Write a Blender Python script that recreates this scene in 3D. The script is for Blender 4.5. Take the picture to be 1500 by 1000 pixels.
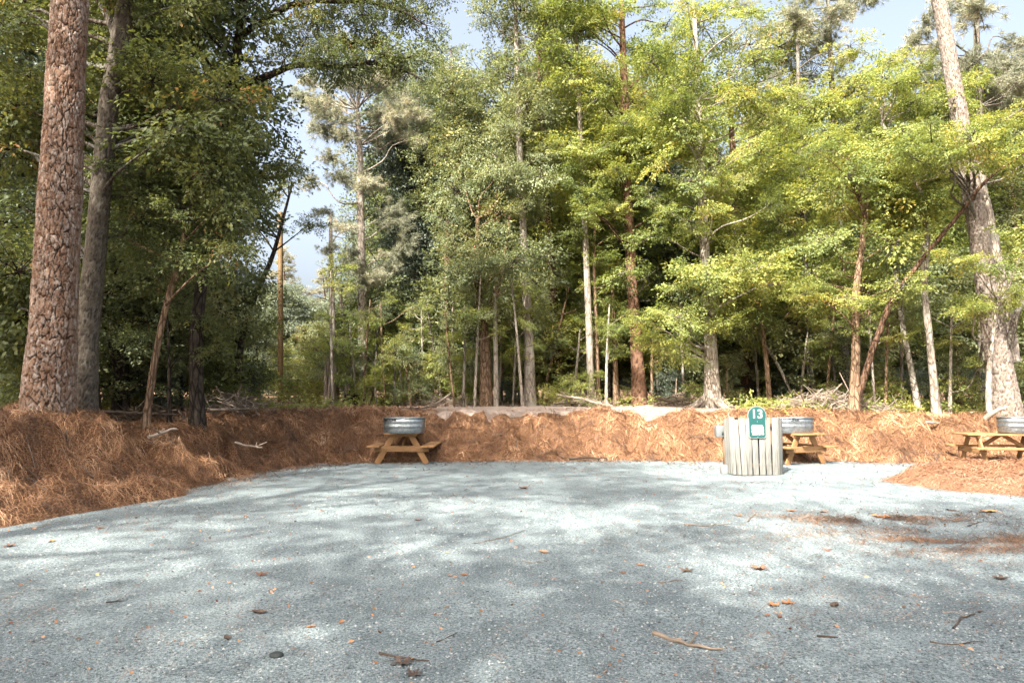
import bpy, math, random
import numpy as np
from mathutils import Vector, Matrix

for o in list(bpy.data.objects):
    bpy.data.objects.remove(o, do_unlink=True)
S = bpy.context.scene
COL = S.collection
R = math.radians

# ------------------------------------------------------------------ camera, sky, sun, exposure
FPX, CX, CY = 1000.0, 750.0, 500.0          # the 1500 x 1000 photograph's own pixels
CAM_Z, PITCH = 1.5, math.atan(85 / 1000)
cam = bpy.data.objects.new('camera', bpy.data.cameras.new('camera'))
COL.objects.link(cam)
cam.location = (0, 0, CAM_Z)
cam.rotation_euler = (R(90) + PITCH, 0, 0)
cam.data.sensor_width = 36
cam.data.lens = 24
cam.data.clip_start = 0.05
cam.data.clip_end = 900
S.camera = cam

SUN_EL, SUN_SIDE = 45, 30                    # degrees up; degrees to the left of straight behind the camera
to_sun = Vector((-math.sin(R(SUN_SIDE)) * math.cos(R(SUN_EL)), -math.cos(R(SUN_SIDE)) * math.cos(R(SUN_EL)), math.sin(R(SUN_EL))))
W = bpy.data.worlds.new('World'); S.world = W; W.use_nodes = True
wn = W.node_tree.nodes; wl = W.node_tree.links
sky = wn.new('ShaderNodeTexSky'); sky.sky_type = 'NISHITA'; sky.sun_disc = False
sky.sun_elevation = R(SUN_EL); sky.sun_rotation = math.atan2(to_sun.x, to_sun.y)
sky.air_density = 1.0; sky.dust_density = 10.0; sky.ozone_density = 0.5
hsv = wn.new('ShaderNodeHueSaturation'); hsv.inputs['Saturation'].default_value = 0.72     # thin summer haze: a paler blue all over
wl.new(sky.outputs[0], hsv.inputs['Color']); wl.new(hsv.outputs[0], wn['Background'].inputs[0]); wn['Background'].inputs[1].default_value = 0.15
sun = bpy.data.objects.new('sun', bpy.data.lights.new('sun', 'SUN')); COL.objects.link(sun)
sun.data.energy = 5.0; sun.data.angle = R(0.53); sun.data.color = (1.0, 0.93, 0.83)
sun.rotation_euler = (-to_sun).to_track_quat('-Z', 'Y').to_euler()
S.view_settings.view_transform = 'Standard'; S.view_settings.look = 'None'
S.view_settings.gamma = 1.0; S.view_settings.use_curve_mapping = False
S.view_settings.exposure = 1.82
S.render.engine = 'CYCLES'
S.cycles.max_bounces = 7; S.cycles.diffuse_bounces = 4; S.cycles.transmission_bounces = 5; S.cycles.transparent_max_bounces = 4
S.cycles.glossy_bounces = 2

# ------------------------------------------------------------------ helpers
def ray(px, py):
    u = (px - CX) / FPX; v = (CY - py) / FPX
    c, s = math.cos(PITCH), math.sin(PITCH)
    return Vector((u, c - v * s, s + v * c))
def P(px, py, Y):                            # where the sight line through a photo pixel is Y metres away
    d = ray(px, py); t = Y / d.y
    return Vector((d.x * t, Y, CAM_Z + d.z * t))
def G(px, py, z=0.0):                        # where it meets level ground
    d = ray(px, py); t = (z - CAM_Z) / d.z
    return Vector((d.x * t, d.y * t, z))

def tag(o, label=None, cat=None, group=None, kind=None):
    if label: o['label'] = label
    if cat: o['category'] = cat
    if group: o['group'] = group
    if kind: o['kind'] = kind
    return o
def empty(name, loc, label, cat, group=None, rz=0.0):
    o = bpy.data.objects.new(name, None); COL.objects.link(o)
    o.location = loc; o.rotation_euler = (0, 0, rz); o.empty_display_size = 0.3
    return tag(o, label, cat, group)
def link(name, me, parent=None, kind=None):
    o = bpy.data.objects.new(name, me); COL.objects.link(o)
    if parent: o.parent = parent
    if kind: o['kind'] = kind
    return o
def mesh(name, V, F, mats, smooth=False, fattr=None, vattr=None, fmat=None):
    """V: n x 3, F: array m x k or list of such arrays"""
    me = bpy.data.meshes.new(name)
    V = np.asarray(V, dtype=np.float32)
    Fs = F if isinstance(F, list) else [F]
    Fs = [np.asarray(f, dtype=np.int32) for f in Fs if len(f)]
    nl = sum(f.size for f in Fs); nf = sum(len(f) for f in Fs)
    me.vertices.add(len(V)); me.vertices.foreach_set('co', V.ravel())
    me.loops.add(nl); me.loops.foreach_set('vertex_index', np.concatenate([f.ravel() for f in Fs]))
    tot = np.concatenate([np.full(len(f), f.shape[1], dtype=np.int32) for f in Fs])
    st = np.zeros(nf, dtype=np.int32); st[1:] = np.cumsum(tot)[:-1]
    me.polygons.add(nf); me.polygons.foreach_set('loop_start', st); me.polygons.foreach_set('loop_total', tot)
    if smooth: me.polygons.foreach_set('use_smooth', np.ones(nf, dtype=bool))
    if not isinstance(mats, (list, tuple)): mats = [mats]
    for m in mats: me.materials.append(m)
    if fmat is not None: me.polygons.foreach_set('material_index', np.asarray(fmat, dtype=np.int32))
    me.update(calc_edges=True)
    if fattr is not None:
        a = me.attributes.new('rnd', 'FLOAT', 'FACE'); a.data.foreach_set('value', np.asarray(fattr, dtype=np.float32))
    if vattr:
        for k, v in vattr.items():
            a = me.attributes.new(k, 'FLOAT', 'POINT'); a.data.foreach_set('value', np.asarray(v, dtype=np.float32))
    return me
class Geo:                                    # gathers vertex and face blocks into one mesh
    def __init__(s): s.V = []; s.F = {}; s.n = 0
    def add(s, V, F):
        V = np.asarray(V, dtype=float); F = np.asarray(F, dtype=int)
        s.V.append(V); s.F.setdefault(F.shape[1], []).append(F + s.n); s.n += len(V)
    def box(s, c, size, rot=None):
        x, y, z = [q / 2 for q in size]
        v = np.array([[-x,-y,-z],[x,-y,-z],[x,y,-z],[-x,y,-z],[-x,-y,z],[x,-y,z],[x,y,z],[-x,y,z]])
        if rot is not None: v = v @ np.array(rot.to_3x3()).T
        s.add(v + np.array(c), [[0,3,2,1],[4,5,6,7],[0,1,5,4],[1,2,6,5],[2,3,7,6],[3,0,4,7]])
    def build(s, name, mat, parent=None, off=(0,0,0), smooth=False, kind=None, bevel=0):
        V = np.concatenate(s.V) - np.array(off)
        me = mesh(name, V, [np.concatenate(f) for f in s.F.values()], mat, smooth)
        o = link(name, me, parent, kind)
        if bevel:
            b = o.modifiers.new('bevel', 'BEVEL'); b.width = bevel; b.segments = 2; b.limit_method = 'ANGLE'
        return o

rs = np.random.RandomState
def hash2(ix, iy, k=0):
    h = (ix * 374761393 + iy * 668265263 + k * 974634541) & 0xffffffff
    h = ((h ^ (h >> 13)) * 1274126177) & 0xffffffff
    return ((h ^ (h >> 16)) & 0xffff) / 65535.0
def vnoise(x, y, k=0):
    ix = np.floor(x).astype(np.int64); iy = np.floor(y).astype(np.int64)
    fx = x - ix; fy = y - iy; fx = fx*fx*(3-2*fx); fy = fy*fy*(3-2*fy)
    a = hash2(ix, iy, k); b = hash2(ix+1, iy, k); c = hash2(ix, iy+1, k); d = hash2(ix+1, iy+1, k)
    return (a*(1-fx)+b*fx)*(1-fy) + (c*(1-fx)+d*fx)*fy
def fbm(x, y, k=0, n=3):
    s = 0; a = 0.5; t = 0
    for i in range(n):
        s = s + a * vnoise(x * 2**i, y * 2**i, k + i); t += a; a *= 0.5
    return s / t
def sstep(a, b, x):
    t = np.clip((x - a) / (b - a), 0, 1); return t*t*(3-2*t)

# ------------------------------------------------------------------ materials
def newmat(name):
    m = bpy.data.materials.new(name); m.use_nodes = True
    nt = m.node_tree; return m, nt, nt.nodes, nt.links, nt.nodes['Principled BSDF']
def ramp(nd, stops):
    r = nd.new('ShaderNodeValToRGB'); e = r.color_ramp.elements
    while len(e) < len(stops): e.new(0.5)
    for q, (p, c) in zip(e, stops): q.position = p; q.color = (*c, 1)
    return r
def mix(nd, lk, a, b, f, mode='MIX'):
    m = nd.new('ShaderNodeMix'); m.data_type = 'RGBA'; m.blend_type = mode
    for s, v in ((m.inputs[6], a), (m.inputs[7], b), (m.inputs[0], f)):
        if hasattr(v, 'links'): lk.new(v, s)
        elif isinstance(v, tuple): s.default_value = (*v, 1)
        else: s.default_value = v
    return m.outputs[2]
def tex(nd, lk, kind, scale, detail=4, vec=None, rough=0.6, stretch=None, coord='Object'):
    if vec is None:
        tc = nd.new('ShaderNodeTexCoord'); vec = tc.outputs[coord]
    if stretch:
        mp = nd.new('ShaderNodeMapping'); mp.inputs['Scale'].default_value = stretch; lk.new(vec, mp.inputs[0]); vec = mp.outputs[0]
    if kind == 'noise':
        t = nd.new('ShaderNodeTexNoise'); t.inputs['Detail'].default_value = detail; t.inputs['Roughness'].default_value = rough
    else:
        t = nd.new('ShaderNodeTexVoronoi')
        if kind == 'edge': t.feature = 'DISTANCE_TO_EDGE'
    t.inputs['Scale'].default_value = scale; lk.new(vec, t.inputs['Vector'])
    return t
def bump(nd, lk, h, b, strength=0.5, dist=0.02):
    bp = nd.new('ShaderNodeBump'); bp.inputs['Strength'].default_value = strength; bp.inputs['Distance'].default_value = dist
    lk.new(h, bp.inputs['Height']); lk.new(bp.outputs[0], b.inputs['Normal'])

def leaf_mat(name, stops, trans=0.42, tcol=(1.25, 1.15, 0.55), gloss=0.03):
    m, nt, nd, lk, b = newmat(name)
    at = nd.new('ShaderNodeAttribute'); at.attribute_name = 'rnd'
    n = tex(nd, lk, 'noise', 0.5, 2)
    ad = nd.new('ShaderNodeMath'); ad.operation = 'MULTIPLY_ADD'; lk.new(n.outputs[0], ad.inputs[0]); ad.inputs[1].default_value = 0.9; ad.inputs[2].default_value = -0.45
    oi = nd.new('ShaderNodeObjectInfo'); a3 = nd.new('ShaderNodeMath'); a3.operation = 'MULTIPLY_ADD'; lk.new(oi.outputs['Random'], a3.inputs[0]); a3.inputs[1].default_value = 0.45; a3.inputs[2].default_value = -0.2
    a4 = nd.new('ShaderNodeMath'); a4.operation = 'ADD'; lk.new(a3.outputs[0], a4.inputs[0]); lk.new(ad.outputs[0], a4.inputs[1])
    a2 = nd.new('ShaderNodeMath'); a2.operation = 'MULTIPLY_ADD'; lk.new(at.outputs['Fac'], a2.inputs[0]); a2.inputs[1].default_value = 0.8; lk.new(a4.outputs[0], a2.inputs[2])
    r = ramp(nd, [(p, (min(1, c[0]*1.5+0.016), min(1, c[1]*1.38+0.016), min(1, c[2]*1.8+0.026))) for p, c in stops]); lk.new(a2.outputs[0], r.inputs[0])
    tr = nd.new('ShaderNodeBsdfTranslucent'); lk.new(mix(nd, lk, r.outputs[0], tcol, 1.0, 'MULTIPLY'), tr.inputs[0])
    lk.new(r.outputs[0], b.inputs['Base Color']); b.inputs['Roughness'].default_value = 0.5
    b.inputs['Specular IOR Level'].default_value = gloss * 10
    mx = nd.new('ShaderNodeMixShader'); mx.inputs[0].default_value = trans
    lk.new(b.outputs[0], mx.inputs[1]); lk.new(tr.outputs[0], mx.inputs[2]); lk.new(mx.outputs[0], nd['Material Output'].inputs[0])
    return m
LEAF = {
 'beech': leaf_mat('beech_leaf', [(0.0, (0.06,0.095,0.02)), (0.4, (0.135,0.185,0.035)), (0.85, (0.25,0.275,0.055)), (1.0, (0.36,0.27,0.07))], 0.48),
 'gum': leaf_mat('sweetgum_leaf', [(0.0, (0.06,0.09,0.034)), (0.5, (0.125,0.16,0.055)), (0.95, (0.24,0.255,0.085)), (1.0, (0.34,0.2,0.09))], 0.38),
 'dark': leaf_mat('evergreen_leaf', [(0.0, (0.028,0.05,0.025)), (0.6, (0.06,0.09,0.045)), (1.0, (0.12,0.15,0.08))], 0.22, gloss=0.05),
 'oak': leaf_mat('oak_leaf', [(0.0, (0.04,0.065,0.018)), (0.6, (0.085,0.115,0.025)), (0.95, (0.15,0.165,0.035)), (1.0, (0.25,0.15,0.04))], 0.42),
 'pine': leaf_mat('pine_needle', [(0.0, (0.1,0.12,0.06)), (0.6, (0.19,0.21,0.11)), (1.0, (0.31,0.29,0.16))], 0.3, (1.1,1.1,0.7)),
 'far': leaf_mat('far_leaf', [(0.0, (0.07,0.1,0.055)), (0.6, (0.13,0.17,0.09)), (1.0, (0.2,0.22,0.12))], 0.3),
}
def dm(c, k): return tuple(q*k for q in c)
def bark_mat(name, dark, mid, light, sc=9, stretch=(1,1,0.25), lich=None, bstr=0.9):
    m, nt, nd, lk, b = newmat(name)
    dark, mid, light = dm(dark, .55), dm(mid, .68), dm(light, .72); lich = dm(lich, .5) if lich else None
    v = tex(nd, lk, 'edge', sc, stretch=stretch); n = tex(nd, lk, 'noise', sc*1.5, 6, stretch=(1,1,0.35), rough=0.7)
    n2 = tex(nd, lk, 'noise', 1.6, 5)
    r = ramp(nd, [(0.28, dark), (0.5, mid), (0.72, light)]); lk.new(n.outputs[0], r.inputs[0])
    e = nd.new('ShaderNodeMapRange'); e.inputs['From Max'].default_value = 0.12; lk.new(v.outputs['Distance'], e.inputs[0])
    c = mix(nd, lk, dark, r.outputs[0], e.outputs[0])
    if lich:
        lr = ramp(nd, [(0.5, (0,0,0)), (0.62, (1,1,1))]); lk.new(n2.outputs[0], lr.inputs[0])
        c = mix(nd, lk, c, lich, lr.outputs[0])
    lk.new(c, b.inputs['Base Color']); b.inputs['Roughness'].default_value = 0.9; b.inputs['Specular IOR Level'].default_value = 0.15
    s = nd.new('ShaderNodeMath'); s.operation = 'MULTIPLY_ADD'; lk.new(e.outputs[0], s.inputs[0]); s.inputs[1].default_value = 0.7; lk.new(n.outputs[0], s.inputs[2])
    bump(nd, lk, s.outputs[0], b, bstr, 0.03)
    return m
BARK = {
 'grey': bark_mat('grey_bark', (0.07,0.055,0.042), (0.2,0.17,0.135), (0.36,0.32,0.27), 12, lich=(0.33,0.33,0.29)),
 'pale': bark_mat('pale_bark', (0.2,0.165,0.13), (0.42,0.36,0.3), (0.58,0.52,0.45), 10, lich=(0.6,0.57,0.5), bstr=0.6),
 'brown': bark_mat('brown_bark', (0.05,0.03,0.02), (0.17,0.1,0.065), (0.3,0.19,0.13), 9),
 'tan': bark_mat('tan_bark', (0.12,0.075,0.045), (0.3,0.2,0.13), (0.45,0.33,0.23), 10),
 'dark': bark_mat('dark_bark', (0.025,0.02,0.016), (0.075,0.06,0.048), (0.14,0.115,0.095), 10),
 'white': bark_mat('mottled_bark', (0.12,0.1,0.08), (0.4,0.37,0.31), (0.62,0.6,0.54), 5, stretch=(1,1,0.9), lich=(0.12,0.12,0.08), bstr=0.5),
}
def plate_mat(name, crack, stops, moss=None):
    m, nt, nd, lk, b = newmat(name)
    crack = dm(crack, .6); stops = [(p, dm(c, .55)) for p, c in stops]; moss = dm(moss, .7) if moss else None
    at = nd.new('ShaderNodeAttribute'); at.attribute_name = 'plate'; ac = nd.new('ShaderNodeAttribute'); ac.attribute_name = 'cell'
    n = tex(nd, lk, 'noise', 22, 6, stretch=(1,1,0.6), rough=0.7); n3 = tex(nd, lk, 'noise', 120, 3)
    a = nd.new('ShaderNodeMath'); a.operation = 'MULTIPLY_ADD'; lk.new(n.outputs[0], a.inputs[0]); a.inputs[1].default_value = 1.7; a.inputs[2].default_value = -0.5
    a2 = nd.new('ShaderNodeMath'); a2.operation = 'MULTIPLY_ADD'; lk.new(ac.outputs['Fac'], a2.inputs[0]); a2.inputs[1].default_value = 0.35; lk.new(a.outputs[0], a2.inputs[2])
    r = ramp(nd, stops); lk.new(a2.outputs[0], r.inputs[0])
    c = mix(nd, lk, crack, r.outputs[0], at.outputs['Fac'])
    if moss:
        am = nd.new('ShaderNodeAttribute'); am.attribute_name = 'moss'; c = mix(nd, lk, c, moss, am.outputs['Fac'])
    lk.new(c, b.inputs['Base Color']); b.inputs['Roughness'].default_value = 0.88; b.inputs['Specular IOR Level'].default_value = 0.2
    h = nd.new('ShaderNodeMath'); h.operation = 'ADD'; lk.new(n.outputs[0], h.inputs[0]); lk.new(n3.outputs[0], h.inputs[1])
    bump(nd, lk, h.outputs[0], b, 0.6, 0.012)
    return m
M_PINEPLATE = plate_mat('pine_plate_bark', (0.05,0.026,0.016), [(0.1,(0.15,0.08,0.05)), (0.4,(0.34,0.2,0.13)), (0.6,(0.43,0.31,0.24)), (0.88,(0.68,0.6,0.54))], (0.09,0.1,0.02))
M_GREYPLATE = plate_mat('grey_plate_bark', (0.1,0.075,0.06), [(0.0,(0.17,0.125,0.095)), (0.4,(0.32,0.26,0.215)), (1.0,(0.56,0.51,0.46))], (0.09,0.1,0.04))

def wood_mat(name, a, bcol, axis_stretch=(1.5, 14, 14), sc=3, rough=0.75):
    m, nt, nd, lk, b = newmat(name); a = dm(a, .55); bcol = dm(bcol, .55)
    n = tex(nd, lk, 'noise', sc, 6, stretch=axis_stretch, rough=0.65); n2 = tex(nd, lk, 'noise', 2.3, 3)
    oi = nd.new('ShaderNodeObjectInfo')
    r = ramp(nd, [(0.3, a), (0.7, bcol)]); lk.new(n.outputs[0], r.inputs[0])
    hv = nd.new('ShaderNodeHueSaturation'); lk.new(r.outputs[0], hv.inputs['Color'])
    mr = nd.new('ShaderNodeMapRange'); lk.new(oi.outputs['Random'], mr.inputs[0]); mr.inputs['To Min'].default_value = 0.82; mr.inputs['To Max'].default_value = 1.15
    lk.new(mr.outputs[0], hv.inputs['Value'])
    lk.new(hv.outputs[0], b.inputs['Base Color']); b.inputs['Roughness'].default_value = rough
    bump(nd, lk, n.outputs[0], b, 0.3, 0.004)
    return m
M_PLANK = wood_mat('new_pine_plank', (0.34,0.165,0.06), (0.56,0.31,0.13))
M_WHITE = wood_mat('whitewashed_plank', (0.2,0.2,0.18), (0.4,0.405,0.375), (12,12,1.2))
M_BACKPL = wood_mat('brown_plank', (0.25,0.14,0.07), (0.42,0.26,0.13), (12,12,1.2))
M_POLE = wood_mat('pole_wood', (0.22,0.13,0.05), (0.42,0.27,0.11), (8,8,0.5))
M_DEAD = wood_mat('bleached_wood', (0.3,0.22,0.16), (0.55,0.46,0.38), (3,3,3))
M_STICK = wood_mat('weathered_stick', (0.16,0.115,0.08), (0.38,0.3,0.23), (3,3,3))
M_DSTICK = wood_mat('dark_twig', (0.05,0.035,0.025), (0.16,0.11,0.075), (3,3,3))
def plain(name, col, rough=0.5, metal=0.0, nz=0.0, nsc=8):
    m, nt, nd, lk, b = newmat(name)
    b.inputs['Roughness'].default_value = rough; b.inputs['Metallic'].default_value = metal
    n = tex(nd, lk, 'noise', nsc, 5)
    col = dm(col, .6) if not metal else col
    lo = tuple(c * (1 - nz) for c in col); hi = tuple(min(1, c * (1 + nz)) for c in col)
    r = ramp(nd, [(0.3, lo), (0.7, hi)]); lk.new(n.outputs[0], r.inputs[0]); lk.new(r.outputs[0], b.inputs['Base Color'])
    return m
def galv():
    m, nt, nd, lk, b = newmat('galvanised_steel')
    v = tex(nd, lk, 'vor', 28); n = tex(nd, lk, 'noise', 5, 4, stretch=(1,1,0.4))
    r = ramp(nd, [(0.0, (0.17,0.195,0.21)), (1.0, (0.33,0.365,0.385))]); lk.new(v.outputs['Color'], r.inputs[0]); lk.new(r.outputs[0], b.inputs['Base Color'])
    b.inputs['Metallic'].default_value = 0.85
    rr = nd.new('ShaderNodeMapRange'); lk.new(n.outputs[0], rr.inputs[0]); rr.inputs['To Min'].default_value = 0.25; rr.inputs['To Max'].default_value = 0.55; lk.new(rr.outputs[0], b.inputs['Roughness'])
    return m
M_GALV = galv()
M_INK = plain('dark_print', (0.02,0.025,0.03), 0.6)
M_TEAL = plain('sign_green', (0.018,0.12,0.115), 0.4, nz=0.06)
M_SWHITE = plain('sign_white', (0.4,0.42,0.41), 0.45, nz=0.03)
M_PAPER = plain('torn_paper', (0.36,0.35,0.335), 0.8, nz=0.05)
M_TAN = plain('tan_mark', (0.5,0.38,0.24), 0.8)
M_BOX = plain('grey_paint', (0.24,0.265,0.27), 0.5, nz=0.05)
M_BOLT = plain('dark_screw', (0.12,0.11,0.1), 0.5, 0.6)
M_STONE = plain('dark_stone', (0.035,0.045,0.045), 0.8, nz=0.3, nsc=40)
M_BLOCK = plain('concrete_block', (0.34,0.34,0.33), 0.9, nz=0.1)

def straw_mat(name, stops):
    m, nt, nd, lk, b = newmat(name)
    at = nd.new('ShaderNodeAttribute'); at.attribute_name = 'rnd'
    r = ramp(nd, [(p, dm(c, .85)) for p, c in stops]); lk.new(at.outputs['Fac'], r.inputs[0]); lk.new(r.outputs[0], b.inputs['Base Color'])
    b.inputs['Roughness'].default_value = 0.55; b.inputs['Specular IOR Level'].default_value = 0.35
    return m
M_STRAW = straw_mat('pine_straw', [(0.0,(0.11,0.075,0.055)), (0.14,(0.08,0.045,0.03)), (0.38,(0.22,0.11,0.055)), (0.7,(0.46,0.25,0.13)), (1.0,(0.74,0.52,0.34))])
M_OLD = straw_mat('old_straw', [(0.0,(0.05,0.03,0.02)), (0.5,(0.17,0.095,0.055)), (0.85,(0.36,0.21,0.12)), (1.0,(0.5,0.34,0.22))])
M_STRAW2 = straw_mat('fresh_pine_straw', [(0.0,(0.13,0.06,0.03)), (0.45,(0.27,0.135,0.072)), (1.0,(0.42,0.26,0.17))])
M_DRY = straw_mat('dry_leaf', [(0.0,(0.14,0.06,0.03)), (0.5,(0.34,0.15,0.06)), (1.0,(0.55,0.32,0.17))])
M_LITTER = straw_mat('leaf_litter', [(0.0,(0.12,0.055,0.03)), (0.5,(0.28,0.14,0.075)), (1.0,(0.46,0.31,0.21))])

def ground_mat():
    m, nt, nd, lk, b = newmat('ground')
    n = tex(nd, lk, 'noise', 1.1, 5); nf = tex(nd, lk, 'noise', 26, 5, rough=0.75); ns = tex(nd, lk, 'noise', 60, 4, stretch=(1,0.25,1), rough=0.8)
    st = ramp(nd, [(0.36,(0.035,0.019,0.012)), (0.5,(0.15,0.078,0.041)), (0.64,(0.33,0.19,0.11))]); lk.new(ns.outputs[0], st.inputs[0])
    li = ramp(nd, [(0.3,(0.07,0.042,0.026)), (0.5,(0.17,0.105,0.065)), (0.7,(0.3,0.21,0.145))]); lk.new(nf.outputs[0], li.inputs[0])
    di = ramp(nd, [(0.3,(0.26,0.2,0.16)), (0.5,(0.36,0.29,0.245)), (0.7,(0.42,0.355,0.305))]); lk.new(nf.outputs[0], di.inputs[0])
    a1 = nd.new('ShaderNodeAttribute'); a1.attribute_name = 'straw'; a2 = nd.new('ShaderNodeAttribute'); a2.attribute_name = 'dirt_sun'
    def rough_edge(at, amount):
        x = nd.new('ShaderNodeMath'); x.operation = 'MULTIPLY_ADD'; lk.new(n.outputs[0], x.inputs[0]); x.inputs[1].default_value = amount; lk.new(at.outputs['Fac'], x.inputs[2])
        y = nd.new('ShaderNodeMath'); y.operation = 'MULTIPLY_ADD'; lk.new(nf.outputs[0], y.inputs[0]); y.inputs[1].default_value = amount*0.6; lk.new(x.outputs[0], y.inputs[2])
        q = nd.new('ShaderNodeMapRange'); q.inputs['From Min'].default_value = 0.45+amount*0.8; q.inputs['From Max'].default_value = 0.62+amount*0.8; lk.new(y.outputs[0], q.inputs[0]); return q.outputs[0]
    c = mix(nd, lk, li.outputs[0], st.outputs[0], rough_edge(a1, 0.6))
    c = mix(nd, lk, c, di.outputs[0], rough_edge(a2, 0.7))
    lk.new(c, b.inputs['Base Color']); b.inputs['Roughness'].default_value = 0.95; b.inputs['Specular IOR Level'].default_value = 0.1
    s = nd.new('ShaderNodeMath'); s.operation = 'ADD'; lk.new(nf.outputs[0], s.inputs[0]); lk.new(ns.outputs[0], s.inputs[1])
    bump(nd, lk, s.outputs[0], b, 0.8, 0.04)
    return m
def gravel_mat():
    m, nt, nd, lk, b = newmat('crushed_gravel')
    n1 = tex(nd, lk, 'noise', 0.7, 4); n2 = tex(nd, lk, 'noise', 55, 5, rough=0.8); v = tex(nd, lk, 'vor', 130); n3 = tex(nd, lk, 'noise', 7, 4); n5 = tex(nd, lk, 'noise', 3.1, 6, stretch=(1,0.6,1), rough=0.7)
    base = ramp(nd, [(0.36,(0.04,0.056,0.062)), (0.5,(0.2,0.242,0.252)), (0.65,(0.36,0.405,0.41))]); lk.new(n2.outputs[0], base.inputs[0])
    g = ramp(nd, [(0.0,(0.62,0.62,0.62)), (0.25,(1,1,1)), (1.0,(1.08,1.08,1.08))]); lk.new(v.outputs['Color'], g.inputs[0])
    c = mix(nd, lk, base.outputs[0], g.outputs[0], 0.8, 'MULTIPLY')
    lr = ramp(nd, [(0.35,(0.78,0.79,0.8)), (0.65,(1.08,1.08,1.07))]); lk.new(n1.outputs[0], lr.inputs[0]); c = mix(nd, lk, c, lr.outputs[0], 1.0, 'MULTIPLY')
    wr = ramp(nd, [(0.38,(0.74,0.76,0.77)), (0.6,(1.03,1.03,1.03))]); lk.new(n5.outputs[0], wr.inputs[0]); c = mix(nd, lk, c, wr.outputs[0], 1.0, 'MULTIPLY')
    tr = ramp(nd, [(0.66,(0,0,0)), (0.8,(1,1,1))]); lk.new(n3.outputs[0], tr.inputs[0]); c = mix(nd, lk, c, (0.2,0.17,0.145), tr.outputs[0])
    lk.new(c, b.inputs['Base Color']); b.inputs['Roughness'].default_value = 0.9; b.inputs['Specular IOR Level'].default_value = 0.2
    s = nd.new('ShaderNodeMath'); s.operation = 'ADD'; lk.new(n2.outputs[0], s.inputs[0]); lk.new(v.outputs['Distance'], s.inputs[1])
    bump(nd, lk, s.outputs[0], b, 0.7, 0.012)
    return m

# ------------------------------------------------------------------ terrain
def edge_d(x, y):                            # metres outside the gravel pad
    xl = np.interp(y, [-14, 3, 8.3, 11.1, 14.3, 16.1, 18], [-10, -8.3, -6.25, -5.35, -5.15, -4.5, -3.4])
    wob = 0.2*(fbm(x*0.9, y*0.9, 7)-0.5)*2 + 0.13*(vnoise(x*2.7, y*2.7, 9)-0.5)*2 + 0.05*(vnoise(x*7, y*7, 10)-0.5)*2
    a = (xl - x) * 0.93; b = y - (16.7 + 0.15*np.sin(x*0.5))
    k = 0.6
    d = np.log(np.exp(np.clip(a/k, -40, 40)) + np.exp(np.clip(b/k, -40, 40))) * k
    return np.maximum(d, -3.5 - y) + wob
def height(x, y):
    x = np.asarray(x, float); y = np.asarray(y, float)
    d = edge_d(x, y)
    left = sstep(-3.0, -6.0, x) * sstep(17.5, 15, y)
    H = 1.12 + left * np.interp(y, [8, 11.5, 13.2, 15.5], [0.1, 0.1, -0.17, -0.17]) - 0.16*sstep(8, 14, x)*sstep(14, 17, y)
    H = H + np.clip(0.024*(y-19), 0, 0.2) + np.clip(0.006*(y-28), 0, 0.5)
    H = H + np.clip((y-70)*0.02, 0, 3)
    H = np.where(y < 0, H*0+0.25+(H-0.25)*sstep(-3, 0, y), H)
    Wd = 2.5 - 0.6*left
    t = np.clip(d / Wd, 0, 1)
    prof = 0.55*sstep(0, 1, t) + 0.45*np.clip(t*1.25, 0, 1)**0.7
    z = -0.06 + (H+0.06)*prof
    bank = sstep(-0.05, 0.35, d) * sstep(4.2, 2.2, d)
    n = fbm(x*1.25+3, y*1.25, 21, 3) - 0.5
    rdg = 1 - np.abs(fbm(x*2.3+1.7, y*2.3, 36, 2)*2-1)*2.2
    z = z + bank * (0.45*n + 0.15*(fbm(x*4.1, y*4.1, 31, 2)-0.5) + 0.10*np.clip(rdg, 0, 1) - 0.05)
    pit = sstep(0.60, 0.76, vnoise(x*3.3, y*3.6, 41)) * sstep(0.28, 0.42, vnoise(x*1.3, y*1.3, 44))
    z = z - bank * pit * (0.36 + 0.12*left)
    # the low roll of straw lying against the foot of the left bank
    rl = np.exp(-((x + 6.35 - (y-8.2)*0.33)/0.30)**2) * sstep(6.5, 7.5, y) * sstep(11.4, 10.7, y)
    z = z + 0.26*rl*(0.8+0.5*vnoise(x*2, y*2, 5))
    z = z + (1-bank)*sstep(2, 5, d)*0.10*(fbm(x*0.35, y*0.35, 61)-0.5)*2
    return z
def hz(x, y): return float(height(np.array([x]), np.array([y]))[0])
def axis(segs):
    out = []
    for a, b, s in segs: out.append(np.arange(a, b, s))
    return np.concatenate(out + [np.array([segs[-1][1]])])
gx = axis([(-250,-60,20), (-60,-16,2.0), (-16,-9.5,0.25), (-9.5,-3,0.07), (-3,12.5,0.085), (12.5,22,0.3), (22,60,2), (60,250,20)])
gy = axis([(-90,-16,8), (-16,3,0.8), (3,7,0.2), (7,19.6,0.075), (19.6,34,0.4), (34,80,2), (80,420,20)])
X, Y = np.meshgrid(gx, gy); Z = height(X, Y)
nx, ny = len(gx), len(gy)
idx = np.arange(nx*ny).reshape(ny, nx)
F = np.stack([idx[:-1,:-1].ravel(), idx[:-1,1:].ravel(), idx[1:,1:].ravel(), idx[1:,:-1].ravel()], 1)
Dm = edge_d(X, Y)
strawm = sstep(4.0, 2.6, Dm)
pxx = X/np.maximum(Y,1)*1000+750
yf = np.interp(pxx, [520, 640, 800, 1060, 1130], [0, 1, 1, 1, 0])
dirt_sunm = sstep(2.5, 2.75, Dm) * sstep(30, 24.0, Y) * yf * (Y > 15)
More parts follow.
